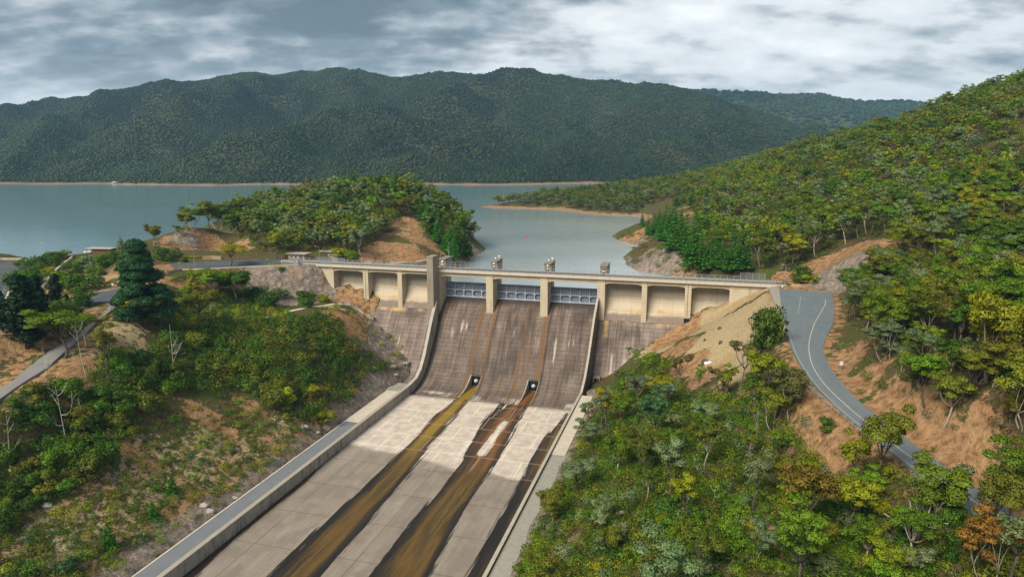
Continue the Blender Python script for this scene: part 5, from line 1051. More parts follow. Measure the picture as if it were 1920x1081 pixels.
# ---- shrubs
DENSE = [(0, 745), (60, 742), (125, 712), (250, 668), (330, 628), (405, 612), (560, 606), (600, 584), (632, 598), (648, 640), (690, 622), (725, 655), (740, 690), (690, 712), (610, 790), (560, 800), (510, 770), (430, 730), (340, 740), (300, 760), (240, 820), (205, 880), (130, 935), (50, 975), (-150, 1050), (-200, 800)]
BANK = [(0, 985), (130, 945), (210, 890), (245, 825), (310, 765), (430, 740), (520, 780), (600, 805), (660, 770), (700, 745), (640, 815), (530, 880), (375, 1000), (180, 1200), (-200, 1300), (-200, 1040)]
GARDEN = [(395, 560), (470, 530), (480, 560), (540, 590), (560, 604), (400, 612), (330, 625), (230, 600), (280, 560), (330, 545)]
bushes = []
def bush_zone(P, zone, smin, smax): bushes.extend((p, smin + (smax - smin) * R.random(), zone) for p in P)
bush_zone(scatter((-200, -20, 60, 260), 2.6, DENSE, R, bare=.15, keep=.98), 'dense', 1.15, 2.1)
bush_zone(scatter((-140, -20, 60, 260), 2.3, BANK, R, bare=.6, keep=.78), 'bank', .35, 1.15)
LOWLEFT = [(-200, 985), (40, 985), (110, 1005), (200, 1020), (260, 1050), (330, 1060), (300, 1120), (150, 1300), (-250, 1300)]
bush_zone(scatter((-140, -20, 50, 170), 2.9, LOWLEFT, R, bare=.3, keep=.62), 'bank', .8, 1.5)
bush_zone(scatter((-150, -60, 180, 280), 2.6, GARDEN, R, bare=.6, keep=.9), 'garden', .7, 1.5)
bush_zone(scatter((-30, 200, 40, 240), 2.1, SLOPE, R, bare=.7, keep=.95), 'slope', .55, 1.35)
EDGE = [(596, 580), (640, 572), (690, 574), (780, 690), (742, 700), (690, 622), (650, 640), (632, 598)]
bush_zone(scatter((-120, -20, 190, 290), 2.6, EDGE, R, bare=.3, keep=.5), 'edge', .5, 1.2)
SHOREB = [(1163, 440), (1205, 425), (1260, 455), (1300, 515), (1262, 522), (1225, 500), (1190, 470)]
bush_zone(scatter((40, 180, 290, 560), 4.5, SHOREB, R, bare=.25, keep=.7, zmin=-9), 'hill', .6, 1.3)
bush_zone(scatter((20, 300, 60, 330), 3.6, HILL, R, bare=.35, keep=.7), 'hill', .5, 1.1)
bush_zone(scatter((50, 190, 60, 220), 3.6, [(1548, 660), (1600, 640), (1720, 720), (1840, 820), (1960, 900), (1960, 985), (1830, 905), (1700, 825), (1600, 745)], R, bare=0, keep=.5), 'hill', .35, .95)
bush_zone(scatter((-230, 0, 320, 480), 4.2, KNOLL, R, bare=.85, keep=.7), 'knoll', .6, 1.2)
QP = np.array([b[0] for b in bushes]); QS = np.array([b[1] for b in bushes]); qx, qy, qd = project(QP); qa = QS * 2.2 / qd
qa = np.where((qx < -10) | (qx > 1930) | (qy > 1100), 0, qa); qa = np.where(hidden_by_ground(QP, 2 * QS), 0, qa); qa *= np.array([.6 if b[2] in ('hill', 'knoll') else 1 for b in bushes]); qo = np.argsort(-qa); N_BUSH = 260; bs = set(qo[:N_BUSH].tolist())
BPL = {'dense': [(120, 760, 'in the dense thicket below the service road'), (300, 690, 'in the thicket below the pale dead tree'), (60, 880, 'in the shady thicket above the clay bank'), (480, 660, 'in the thicket on the shoulder below the garden'), (560, 740, 'at the lower edge of the thicket'), (660, 660, 'in the thicket beside the stained dam face'), (420, 690, 'in the middle of the thicket')], 'bank': [(150, 960, 'on the clay bank under the thicket'), (300, 900, 'on the bare clay bank above the chute road'), (480, 840, 'on the clay bank beside the pale path'), (100, 1050, 'at the foot of the clay bank'), (600, 800, 'on the rocky foot of the thicket'), (250, 1000, 'on the clay bank by the grey rock')], 'garden': [(450, 580, 'in the terrace garden by the rock slope'), (350, 590, 'in the garden under the big conifer')],
       'slope': [(1180, 740, 'beside the dam face and the dirt track'), (1130, 850, 'on the scrub edge by the pale apron'), (1250, 820, 'in the middle of the scrub slope'), (1400, 800, 'on the spur under the dry grass mound'), (1050, 980, 'on the scrub edge by the gravel strip'), (1020, 1060, 'among the orange earth by the gravel strip'), (1250, 960, 'around the long fallen log'), (1300, 1050, 'in the bright scrub at the slope foot'), (1450, 950, 'under the rust tinged gum of the slope'), (1480, 1050, 'in the bright scrub near the slope hollow'), (1620, 1000, 'in the green hollow under the road'), (1750, 1050, 'around the white dead tree'), (1600, 880, 'just below the road fence'), (1870, 1040, 'beside the road under the trees')], 'hill': [(1650, 600, 'under the trees by the road bend'), (1800, 800, 'on the orange bank over the road'), (1600, 480, 'on the orange road cutting')], 'knoll': [(600, 420, 'under the gum trees of the knoll')], 'edge': [(720, 640, 'on the rocky edge beside the stained dam face'), (640, 590, 'on the terrace below the bay walls')]}
BPAL = {'dense': ['dark green', 'olive', 'olive', 'deep green', 'dark green', 'leaf green'], 'bank': ['olive', 'bright green', 'yellow green', 'dark green', 'sea green'], 'garden': ['bright green', 'dark green', 'yellow green', 'deep green'], 'slope': ['bright green', 'leaf green', 'bright green', 'olive', 'leaf green', 'grey green', 'deep green', 'yellow green'], 'hill': ['olive', 'bright green', 'grey green', 'dry olive'], 'knoll': ['olive', 'dark green', 'rust tinged'], 'edge': ['dark green', 'olive', 'deep green', 'yellow green']}
COLS.update({'dry olive': (0.215, 0.165, 0.06), 'deep green': (0.070, 0.148, 0.011), 'leaf green': (0.105, 0.205, 0.010), 'sea green': (0.085, 0.185, 0.06)})
BGRP = {'dense': 'thicket shrubs on the west bank', 'bank': 'shrubs on the clay bank', 'garden': 'garden shrubs', 'slope': 'scrub on the slope below the road', 'hill': 'shrubs under the hill woods', 'knoll': 'shrubs on the knoll', 'edge': 'shrubs on the rocky dam edge'}
usedb = {}
def bsize(s): return 'low' if s < .55 else ('small' if s < .85 else ('full' if s < 1.3 else ('large' if s < 1.7 else 'huge')))
for i in sorted(bs):
    p, s, zone = bushes[i]; pl = min(BPL[zone], key=lambda q: (q[0] - qx[i]) ** 2 + (q[1] - qy[i]) ** 2)[2]; u = usedb.setdefault(pl, set()); pal = BPAL[zone]; b = dry_bias(p[0] * 2.2, p[1] * 2.2)
    for t in range(60):
        c = pal[int(R.random() * len(pal))]; k = int(R.random() * len(BP))
        if t < 5 and zone == 'dense': c = ('olive' if R.random() < .6 else 'yellow green') if b > -.05 and qx[i] > 430 else c
        key = (bsize(s), c, k)
        if key not in u: break
    u.add(key); o = bpy.data.objects.new('shrub', BP[k][1]); COL.objects.link(o); o.location = tuple(p - [0, 0, .12]); o.rotation_euler = (0, 0, R.random() * 6.28); o.scale = (s, s, s * (.85 + .3 * R.random())); o.color = (*tint_of(COLS[c], R), 1)
    tag(o, '%s %s %s shrub %s' % (bsize(s), BP[k][0], c, pl), 'shrub', BGRP[zone])
items, tints = [], []
for i in range(len(bushes)):
    if i in bs: continue
    p, s, zone = bushes[i]; pal = BPAL[zone]; c = pal[int(R.random() * len(pal))]; items.append((p, s, .85 + .3 * R.random(), R.random() * 6.28, int(R.random() * len(BLOD)))); tints.append(tint_of(COLS[c], R))
BM = [crown for crown in BLOD]
merge('scrub', items, BM, 'smaller scrub filling the banks and slopes between the larger shrubs', 'scrub', tints)
# low ground growth: heath and tussock too small to count
items, tints = [], []
TUFT = [leaf_cloud(np.random.default_rng(400 + k), [((0, 0, .22), (.55, .55, .30))], 60, .16, up=.6, shell=.3) for k in range(3)]
for poly, box, step, keep, pal in ((SLOPE, (-30, 190, 60, 235), 1.3, .7, ['olive', 'bright green', 'leaf green', 'yellow green']), (BANK, (-140, -25, 60, 250), 1.3, .62, ['olive', 'yellow green', 'olive', 'rust tinged']), (HILL, (20, 220, 60, 260), 3.2, .5, ['olive', 'bright green', 'yellow green']), (DENSE, (-180, -25, 70, 240), 2.6, .4, ['olive', 'dark green'])):
    for p in scatter(box, step, poly, R, bare=.6, keep=keep, rd=.8): items.append((p, .5 + .8 * R.random(), .8 + .6 * R.random(), R.random() * 6.28, int(R.random() * 3))); tints.append(tint_of(COLS[pal[int(R.random() * len(pal))]], R))
merge('undergrowth', items, TUFT, 'low heath and tussocks growing between the shrubs', 'undergrowth', tints)
MOUND = [(1225, 655), (1300, 600), (1450, 540), (1462, 600), (1470, 660), (1440, 690), (1380, 715), (1330, 725), (1280, 680)]
ROADBANK = [(1548, 660), (1600, 640), (1720, 720), (1840, 820), (1960, 900), (1960, 985), (1830, 905), (1700, 825), (1600, 745)]
LOWBANK = [(1480, 690), (1540, 740), (1620, 812), (1700, 870), (1640, 880), (1560, 850), (1500, 770)]
VERGE = [(0, 600), (160, 570), (290, 600), (330, 630), (240, 680), (120, 720), (0, 760), (-80, 800), (-80, 640)]
CUT = [(1480, 530), (1500, 505), (1600, 455), (1690, 440), (1680, 470), (1610, 520), (1580, 545)]
KCUT = [(690, 492), (720, 460), (770, 410), (830, 440), (850, 480), (780, 492)]
KCUT2 = [(305, 480), (320, 440), (350, 430), (480, 470), (490, 486)]
STRAW = [(0.40, 0.295, 0.155), (0.50, 0.39, 0.22), (0.32, 0.22, 0.11), (0.24, 0.20, 0.06), (0.20, 0.125, 0.055)]
items, tints = [], []
for poly, box, step, keep in ((MOUND, (40, 130, 150, 270), .95, .8), (ROADBANK, (50, 190, 60, 220), 1.2, .55), (LOWBANK, (40, 110, 90, 200), 1.2, .55), (VERGE, (-190, -70, 110, 260), 1.3, .7), (CUT, (90, 220, 220, 340), 1.8, .5), (BANK, (-140, -25, 60, 250), 1.1, .7), (KCUT, (-110, 0, 310, 470), 2.2, .5), (KCUT2, (-230, -120, 320, 470), 2.2, .5)):
    for p in scatter(box, step, poly, R, bare=0, keep=keep, rd=.4): items.append((p, (.22 + .30 * R.random() if poly is MOUND else .35 + .55 * R.random() ** 2), .6 + .6 * R.random(), R.random() * 6.28, int(R.random() * 3))); tints.append(tint_of(STRAW[int(R.random() * 5)], R, .2))
STRAWT = [leaf_cloud(np.random.default_rng(420 + k), [((0, 0, .18), (.6, .6, .28))], 26, .20, up=.8, shell=.2, aspect=.25) for k in range(3)]
merge('dry_grass', items, STRAWT, 'straw coloured dry grass tufts over the mound, verges and bare banks', 'grass', tints)
# ---- the forest on the far hills: low bumpy crowns, one mass
def far_forest(zf, X0, X1, Y0, Y1, step, zlo, name, label, cols, sc):
    rng = np.random.default_rng(5); X, Y = np.meshgrid(np.arange(X0, X1, step), np.arange(Y0, Y1, step)); X = (X + rng.uniform(-.5, .5, X.shape) * step).ravel(); Y = (Y + rng.uniform(-.5, .5, Y.shape) * step).ravel(); Z = zf(X, Y)
    px, py, d = project(np.stack([X, Y, Z], 1)); m = (Z > zlo + rng.random(len(Z)) * 3) & (px > -140) & (px < 2060); X, Y, Z = X[m], Y[m], Z[m]
    # leave out slopes that face away behind the crest
    vis = np.ones(len(X), bool)
    for t in np.linspace(.80, .985, 14):
        q = EYE + (np.stack([X, Y, Z + 34], 1) - EYE) * t; vis &= zf(q[:, 0], q[:, 1]) < q[:, 2]
    gap_ = fbm(X, Y, 90, 3, 88); vis &= gap_ < .66; X, Y, Z = X[vis], Y[vis], Z[vis]; n = len(X)
    k = 5; rings = [(1.0, .12), (.72, .74)]; an = np.arange(k) * 2 * math.pi / k; tv = np.vstack([np.c_[r * np.cos(an + .4 * i), r * np.sin(an + .4 * i), np.full(k, z)] for i, (r, z) in enumerate(rings)] + [np.array([[0, 0, 1.05]])])
    F = [[i * k + j, i * k + (j + 1) % k, (i + 1) * k + (j + 1) % k] for i in range(1) for j in range(k)] + [[i * k + j, (i + 1) * k + (j + 1) % k, (i + 1) * k + j] for i in range(1) for j in range(k)] + [[k + j, k + (j + 1) % k, 2 * k] for j in range(k)]; F = np.array(F); nv = len(tv)
    r = step * .74 * sc * (.6 + .75 * rng.random(n)); h = r * (.66 + .3 * rng.random(n)); V = tv[None] * np.stack([r, r, h], 1)[:, None]; V = V * (1 + .12 * rng.normal(size=(n, nv, 1))); V = V + np.stack([X, Y, Z - 1 + 3 * rng.random(n)], 1)[:, None]
    pt = fbm(X, Y, 260, 3, 14); ci = np.clip(((pt * 1.5 + .5 + .20 * rng.normal(size=n)) * len(cols)).astype(int), 0, len(cols) - 1); T = np.array(cols)[ci] * (1 + .22 * rng.normal(size=(n, 1))).clip(.5, 1.6)
    o = mesh_obj(name, V.reshape(-1, 3), (F[None] + (np.arange(n) * nv)[:, None, None]).reshape(-1, 3), M_LEAFS, smooth_shade=True, attrs={'leafv': np.ones(n * nv), 'tint': np.repeat(T, nv, 0)}); tag(o, label, 'forest', None, 'stuff'); return n
FC = [(0.015, 0.034, 0.010), (0.022, 0.045, 0.012), (0.032, 0.055, 0.013), (0.046, 0.066, 0.017), (0.034, 0.066, 0.022)]
n1 = far_forest(far_z, -2200, 1400, 1400, 3000, 5.6, -7.5, 'far_forest', 'dense dark green forest covering the mountain range across the lake', FC, 1.0)
n2 = far_forest(ridge_z, 500, 3000, 3100, 4300, 20, -40, 'distant_forest', 'bluish forest on the farthest ridge above the saddle', FC, 1.0)
print('trees', len(trees), 'bushes', len(bushes), 'undergrowth', len(items), 'far', n1, n2)
# ------------------------------------------------------------------ single trees and plants that can be told apart
def gp(x, y):
    p = ground_at(x, y); return p if p is not None else atz(x, y, 0)
def px_h(p, y0, y1): return (y0 - y1) / FPX * float(np.linalg.norm(p - EYE))
def gum_at(x, y, top, g, col, label, wide=.85, group=None, cat='tree'):
    p = gp(x, y); s = px_h(p, y, top) / (GP[g][3] * 1.02); r = plant_tree('gum_tree', GP[g][1], GP[g][2], p, s * wide, R.random() * 6.28, label, cat, group, tint_of(COLS[col], R, .05), 1 / wide); return r
COLS.update({'gold': (0.32, 0.30, 0.015), 'pine': (0.058, 0.195, 0.013), 'cypress': (0.012, 0.038, 0.012), 'conifer': (0.030, 0.095, 0.028), 'amber': (0.30, 0.175, 0.025), 'brown olive': (0.165, 0.158, 0.048)})
for a in [(1640, 930, 785, 0, 'olive', 'tall gum with pale forked trunk standing over the lower road', .66), (1518, 1024, 888, 0, 'rust tinged', 'broad rust topped gum with bare pale limbs in the scrub slope'), (1852, 716, 582, 1, 'yellow green', 'brightest yellow green gum tree on the bank above the road'), (1592, 602, 527, 4, 'olive', 'open crowned gum leaning over the road bend edge'), (1745, 1004, 892, 1, 'bright green', 'rounded bright green gum beside the white dead tree'), (1850, 1018, 905, 0, 'olive', 'dark flat topped gum screening the lower piece of road'), (1890, 985, 872, 6, 'bright green', 'layered gum leaning beside the road under the orange bank'),
          (1845, 1100, 990, 3, 'amber', 'amber leaved bushy gum at the road below the slope'), (1650, 1120, 1028, 3, 'yellow green', 'yellow green bushy gum in the hollow under the dead tree'), (1392, 735, 650, 4, 'brown olive', 'brownish thin gum beside the dry grass mound'), (1350, 745, 690, 3, 'brown olive', 'low brown many stemmed gum below the dirt track'), (1440, 770, 668, 0, 'yellow green', 'yellow green gum with bare twigs by the road shoulder'), (1480, 790, 700, 1, 'brown olive', 'grey brown rounded gum just below the road shoulder'), (1275, 735, 668, 4, 'brown olive', 'scraggy brown gum between dam face and dirt track'), (1308, 735, 690, 2, 'bright green', 'small slender green gum beside the dirt track'),
          (1182, 960, 915, 2, 'grey green', 'blue grey young gum beside the fallen log'), (1230, 830, 745, 6, 'sea green', 'sea green layered gum on the scrub slope'), (1690, 700, 655, 1, 'grey green', 'grey green gum on the orange bank beyond the white sign'),
          (120, 672, 596, 0, 'bright green', 'round headed green gum standing beside the service road', 1.5), (195, 640, 600, 4, 'olive', 'thin gum with pale limbs beside the dry grass verge'), (205, 705, 625, 2, 'olive', 'slender gum with pale trunk over the thicket edge'), (378, 612, 548, 0, 'olive', 'olive gum with bleached bare limbs in the garden', 1.35), (268, 606, 562, 3, 'yellow green', 'yellow green many stemmed tree in front of the big conifer', 1.3), (405, 560, 510, 1, 'bright green', 'round yellowish tree on the garden terrace', 1.7), (445, 562, 512, 1, 'dark green', 'dark round tree on the terrace beside the rock slope', 1.6),
          (430, 500, 460, 0, 'gold', 'feathery golden tree beside the upper road', 1.7), (520, 487, 438, 2, 'yellow green', 'bright yellow green tree beside the nearer stone hut', 1.25), (290, 462, 427, 1, 'olive', 'lone round tree at the water beside the knoll road'), (490, 470, 420, 2, 'grey green', 'pale green slender tree on the knoll face'), (655, 470, 420, 1, 'yellow green', 'large yellow green tree behind the farther stone hut'), (675, 482, 430, 1, 'grey green', 'silvery tree with rounded crown behind the farther stone hut'), (330, 430, 398, 4, 'olive', 'straggly gum on the rocky tip of the knoll', 1.0), (348, 434, 400, 1, 'olive', 'rounded olive gum second from the rocky knoll tip', 1.1), (364, 430, 392, 3, 'dark green', 'dark many stemmed gum above the grey rock of the knoll', 1.2), (380, 426, 386, 6, 'grey green', 'grey layered gum above the bare knoll cutting', 1.2), (396, 430, 384, 1, 'olive', 'olive gum on the brow of the bare knoll cutting', 1.2), (412, 432, 384, 3, 'dark green', 'dark bushy gum on the brow of the knoll cutting', 1.2), (430, 436, 392, 0, 'bright green', 'bright gum at the inner end of the knoll brow', 1.2), (448, 446, 402, 1, 'dark green', 'dark rounded gum where the knoll brow meets the wood', 1.2), (338, 446, 424, 3, 'grey green', 'small silvery gum on the knoll rock face', 1.2)]: gum_at(*a)
def tree_of(name, tr, cr, x, y, top, h0, label, col, group=None, wide=1.0):
    p = gp(x, y); s = px_h(p, y, top) / h0; return plant_tree(name, tr, cr, p, s * wide, R.random() * 6.28, label, 'tree', group, tint_of(COLS[col], R, .05), 1 / wide)
tr, lc = cypress_parts(301); CYT, CYC = wood_mesh('cypress_trunk', tr, M_BARKD), crown_mesh('cypress_crown', lc)
for x, y, top, w, lb in [(6, 622, 558, 1.3, 'dark cypress column standing apart beside the car park road'), (52, 652, 540, 1.75, 'broad black green cypress, largest of the cypresses by the road'), (76, 612, 533, 1.2, 'slim dark cypress tucked behind the broad one'), (108, 582, 524, 1.35, 'pointed dark cypress beside the road junction'), (128, 584, 556, 1.4, 'short dark cypress at the foot of the pointed one')]: tree_of('cypress_tree', CYT, CYC, x, y, top, 11, lb, 'cypress', 'cypresses beside the road junction', w)
tr, lc = spread_conifer(311); tree_of('conifer_tree', wood_mesh('conifer_trunk', tr, M_BARKD), crown_mesh('conifer_crown', lc), 268, 600, 472, 17, 'huge dark spreading conifer in the middle of the garden', 'conifer', None, .84)
tr, lc = pine_parts(321, h=8, r=2.6, tiers=10, bare=.03, per=90); GT, GC = wood_mesh('conifer_trunk', tr, M_BARKD), crown_mesh('conifer_crown', lc)
tree_of('conifer_tree', GT, GC, 362, 552, 509, 8, 'small golden pyramid conifer on the garden terrace', 'gold'); tree_of('conifer_tree', GT, GC, 228, 472, 447, 8, 'small pale conifer beside the brown roofed shelter', 'grey green'); tree_of('conifer_tree', GT, GC, 322, 923, 893, 8, 'small lone green conifer on the clay bank', 'pine'); tree_of('conifer_tree', GT, GC, 288, 972, 943, 8, 'small bushy conifer by the grey rock of the bank', 'pine'); tree_of('conifer_tree', GT, GC, 205, 1030, 990, 8, 'dark young conifer low on the clay bank', 'pine')
used_p = set()
SHORE = [(1204, 425, 396), (1214, 440, 405), (1226, 446, 402), (1238, 452, 400), (1252, 455, 392), (1262, 470, 405), (1274, 468, 398), (1285, 480, 405), (1247, 430, 385), (1262, 425, 380), (1276, 436, 386), (1292, 505, 430), (1300, 480, 402), (1312, 505, 448), (1326, 508, 440), (1338, 506, 450), (1352, 508, 452), (1368, 510, 445), (1384, 508, 440), (1400, 510, 438), (1330, 425, 392), (1296, 390, 348), (1280, 382, 352), (1268, 388, 358), (1376, 345, 315), (1315, 440, 400), (1345, 470, 425), (1235, 425, 392)]
PW = ['at the water end of the pine belt', 'in the middle of the shore pine belt', 'beside the rocky bank of the inlet', 'behind the end of the dam', 'high on the ridge over the pine belt']
cnt = {}
for i, (x, y, t) in enumerate(SHORE):
    w = PW[4] if y < 400 else PW[0] if x < 1232 else PW[1] if x < 1290 and y < 475 else PW[2] if x < 1305 else PW[3]; cnt[w] = cnt.get(w, 0) + 1; k = i % 3; ad = ['tall', 'slender', 'full', 'young', 'leaning', 'broad', 'thin', 'dense', 'stout', 'short', 'dark'][cnt[w] - 1]
    s_ = {'broad': 1.25, 'full': 1.2, 'slender': .85, 'thin': .8, 'stout': 1.2}.get(ad, 1.0); tree_of('pine_tree', PINES[k][0], PINES[k][1], x, y, t, PINES[k][2], '%s green pine %s' % (ad, w), 'pine', 'pines on the inlet shore', s_)
for i, (x, y, t) in enumerate([(846, 480, 410), (858, 478, 405), (868, 474, 428), (836, 470, 430), (852, 488, 440), (876, 482, 440), (822, 455, 398), (812, 440, 390), (802, 430, 378), (790, 415, 372)]):
    tree_of('pine_tree', PINES[i % 3][0], PINES[i % 3][1], x, y, t, PINES[i % 3][2], ['tallest pine of the clump on the knoll tip', 'second tall pine in the middle of the tip clump', 'pine nearest the water on the knoll tip', 'pine at the inland edge of the tip clump', 'low pine at the front of the tip clump', 'leaning pine over the rocky tip shore', 'pine above the end of the dirt track', 'pine on the knoll shoulder over the track', 'dark pine on the knoll crest edge', 'topmost pine of the knoll shoulder'][i], 'pine', 'pines at the knoll tip', 1.15)
for i, (x, y, t) in enumerate([(750, 494, 479), (757, 494, 482), (765, 494, 479), (772, 495, 486), (784, 495, 483), (794, 495, 474)]):
    p = atz(x, y, -1.5); p = on_ground(p[0], p[1]); s = px_h(p, y, t) / 9 * 1.25; plant_tree('pine_tree', PINES[2][0], PINES[2][1], p, s, i * 1.1, ['young pine at the start of the row behind the rail', 'second young pine of the row, bluish', 'third young pine of the row, taller', 'smallest young pine of the row', 'lone young pine in the gap of the row', 'last and tallest young pine before the tower'][i], 'tree', 'young pines behind the deck rail', tint_of(COLS['pine'], R, .05))
# garden shrubs
GS = [(52, 508, 488, 'round dark shrub beside the car park barrier'), (58, 520, 505, 'low dark shrub under the round one by the car park'), (88, 500, 484, 'dark spreading shrub behind the diagonal wall'), (102, 492, 476, 'tall clipped shrub at the head of the diagonal wall'), (118, 486, 472, 'bright domed shrub above the diagonal wall'), (92, 515, 503, 'yellow green low shrub before the diagonal wall'), (76, 512, 498, 'middle shrub of the bank behind the pavement'), (40, 536, 516, 'shrub on the pavement curve'), (55, 534, 518, 'second shrub on the pavement curve, brighter'), (70, 533, 514, 'dark shrub beside the tip of the diagonal wall'), (136, 512, 495, 'large dark shrub between the terrace walls'), (150, 502, 486, 'tall dark shrub behind the terrace'), (172, 502, 484, 'grey twiggy shrub on the upper terrace'), (196, 503, 483, 'wide dark shrub on the upper terrace'), (212, 490, 472, 'domed shrub in front of the shelter'), (180, 518, 502, 'two tiered bright shrub on the terrace'), (182, 534, 519, 'pale variegated shrub by the terrace wall'), (148, 545, 521, 'broad dark shrub on the orange bank'), (115, 540, 516, 'bright shrub at the end of the terrace wall'), (156, 574, 551, 'small round tree like shrub on the road island'), (118, 600, 570, 'shrub at the foot of the cypresses'), (98, 620, 590, 'bright shrub in front of the cypresses'), (310, 486, 468, 'dark round shrub beside the knoll road'), (345, 492, 484, 'low clipped shrub at the start of the upper road'),
      (484, 562, 540, 'blue green shrub at the foot of the rock slope'), (525, 560, 542, 'grey green shrub beside the path below the rocks'), (500, 575, 550, 'deep green shrub over the garden bed'), (572, 562, 547, 'dark shrub at the end of the rock slope'), (575, 578, 560, 'rounded green shrub before the path slab'), (606, 566, 552, 'yellow green shrub next to the path slab'), (528, 508, 500, 'small bright shrub on the rock slope top'), (660, 488, 472, 'bright shrub beside the farther stone hut'), (636, 488, 474, 'yellowish shrub at the deck corner'), (1440, 660, 586, 'large dark bushy shrub on the edge of the dry mound'), (1425, 668, 640, 'lower dark shrub joined to the large one on the mound'), (1505, 523, 500, 'tall shrub in the planter beyond the road end'), (1496, 530, 514, 'low shrub in the planter beyond the road end'), (1517, 530, 516, 'yellowish shrub in the planter beyond the road end')]
for i, (x, y, t, lb) in enumerate(GS):
    p = gp(x, y); k = [0, 4, 1, 4, 0][i % 5]; k = 4 if 'large dark bushy' in lb else k; h0 = BP[k][2] * 1.05; s = px_h(p, y, t) / h0; col = 'yellow green' if 'yellow' in lb else 'bright green' if 'bright' in lb else 'grey green' if 'grey' in lb or 'pale' in lb else 'sea green' if 'blue' in lb else 'dark green' if 'dark' in lb else 'deep green'
    o = bpy.data.objects.new('shrub', BP[k][1]); COL.objects.link(o); o.location = tuple(p - [0, 0, .1]); o.scale = (s * 1.15, s * 1.15, s) if 'large dark bushy' not in lb else (s * .52, s * .52, s); o.rotation_euler = (0, 0, i * 1.3); o.color = (*tint_of(COLS[col], R, .06), 1); tag(o, lb, 'shrub')
def hedge(pts, w, h, label, col, seed):
    P = np.array([gp(*q) for q in pts]); s = np.r_[0, np.cumsum(np.linalg.norm(np.diff(P, axis=0), axis=1))]; n = int(s[-1] / (w * .6)) + 2; q = np.linspace(0, s[-1], n); C = np.stack([np.interp(q, s, P[:, k]) for k in range(3)], 1); rng = np.random.default_rng(seed)
    V, F, Nn, L = leaf_cloud(rng, [(c - P[0] + [0, 0, h * .5], (w * .6, w * .6, h * .55)) for c in C], 120, .16); o = mesh_obj('hedge', V, F, M_LEAF, smooth_shade=True, attrs={'leafv': L}, normals=Nn); o.location = tuple(P[0]); o.color = (*COLS[col], 1); return tag(o, label, 'hedge')
hedge([(322, 529), (345, 522), (370, 515), (392, 507)], 1.5, 1.8, 'bright clipped hedge sloping down below the upper road', 'bright green', 1)
hedge([(338, 506), (350, 505), (362, 503)], 1.2, .9, 'short yellow green hedge on the kerb of the upper road', 'yellow green', 2)
hedge([(345, 484), (365, 484), (388, 484), (410, 485)], 1.3, 1.2, 'yellow green hedge at the foot of the bare cutting', 'yellow green', 3)
hedge([(503, 497), (520, 497), (550, 497)], 1.0, .9, 'row of yellow tussocks along the top of the rock slope', 'gold', 4)
# bleached dead trees
DW = [wood_mesh('dead_wood', dead_parts(s, 9, n), M_BONE) for s, n in ((501, 5), (502, 7), (503, 4))]
def dead_at(x, y, top, k, label, sx=.6):
    p = gp(x, y); s = px_h(p, y, top) / 9; o = bpy.data.objects.new('dead_tree', DW[k]); COL.objects.link(o); o.location = tuple(p); o.scale = (s * sx, s * sx, s); o.rotation_euler = (0, 0, x * .37); return tag(o, label, 'dead tree', 'bleached dead trees')
for a in [(325, 708, 618, 1, 'tall branching dead tree rising from the middle of the thicket'), (163, 712, 622, 0, 'slim bare white trunk beside the service road'), (88, 728, 664, 1, 'pale dead tree on the verge of the service road'), (208, 676, 632, 0, 'forked dead stem at the thicket top edge'), (127, 842, 742, 0, 'white curving dead tree in the lower thicket'), (145, 802, 752, 2, 'thin pale dead tree leaning in the lower thicket'), (100, 785, 744, 2, 'leaning dead stem above the lower thicket'), (388, 785, 752, 2, 'small dead sapling on the bare clay patch'), (18, 886, 800, 0, 'thin dead trunk under the shady thicket'), (395, 598, 560, 1, 'bleached dead limbs in front of the olive garden gum'), (1500, 745, 700, 1, 'dead twiggy tree by the road shoulder'), (1420, 830, 770, 0, 'thin grey dead tree on the middle spur'), (1335, 965, 908, 2, 'dead sapling in the bright scrub'), (1795, 918, 862, 1, 'bare grey branches against the orange bank'), (1760, 905, 860, 0, 'second bare grey tree against the orange bank')]: dead_at(*a)
def big_dead():
    rng = np.random.default_rng(77); p = gp(1712, 1030); d = float(np.linalg.norm(p - EYE)); k = d / FPX; m = MB(); rx = np.array([1, 0, 0]); up = np.array([0, 0, 1.0])
    limbs = [[(-2, 0), (-3, 18), (-10, 32), (-46, 56)], [(-3, 18), (-14, 40), (-16, 58), (-22, 72)], [(-2, 12), (4, 40), (3, 68)], [(4, 36), (12, 48), (16, 62)], [(5, 0), (9, 22), (18, 42), (26, 66), (30, 78)], [(9, 20), (22, 40), (40, 40), (52, 30)], [(8, 2), (22, 16), (40, 16), (54, 4)], [(22, 16), (34, 26), (52, 30)], [(18, 42), (26, 50), (36, 54)], [(-10, 32), (-20, 46), (-30, 52)]]
    for i, L in enumerate(limbs):
        off = rng.normal() * .5; P = [rx * a * k + up * b * k + np.array([0, off * j, 0]) for j, (a, b) in enumerate(L)]
        if L[0][1] < 3: P[0] = P[0] - up * .8
        m.tube(P, list(np.linspace(.20 if L[0][1] < 5 else .11, .04, len(P))), 6)
    o = m.build('dead_tree', M_BONE, None, True); o.location = tuple(p); tag(o, 'large white many limbed dead tree against the dark green hollow', 'dead tree', 'bleached dead trees')
big_dead()
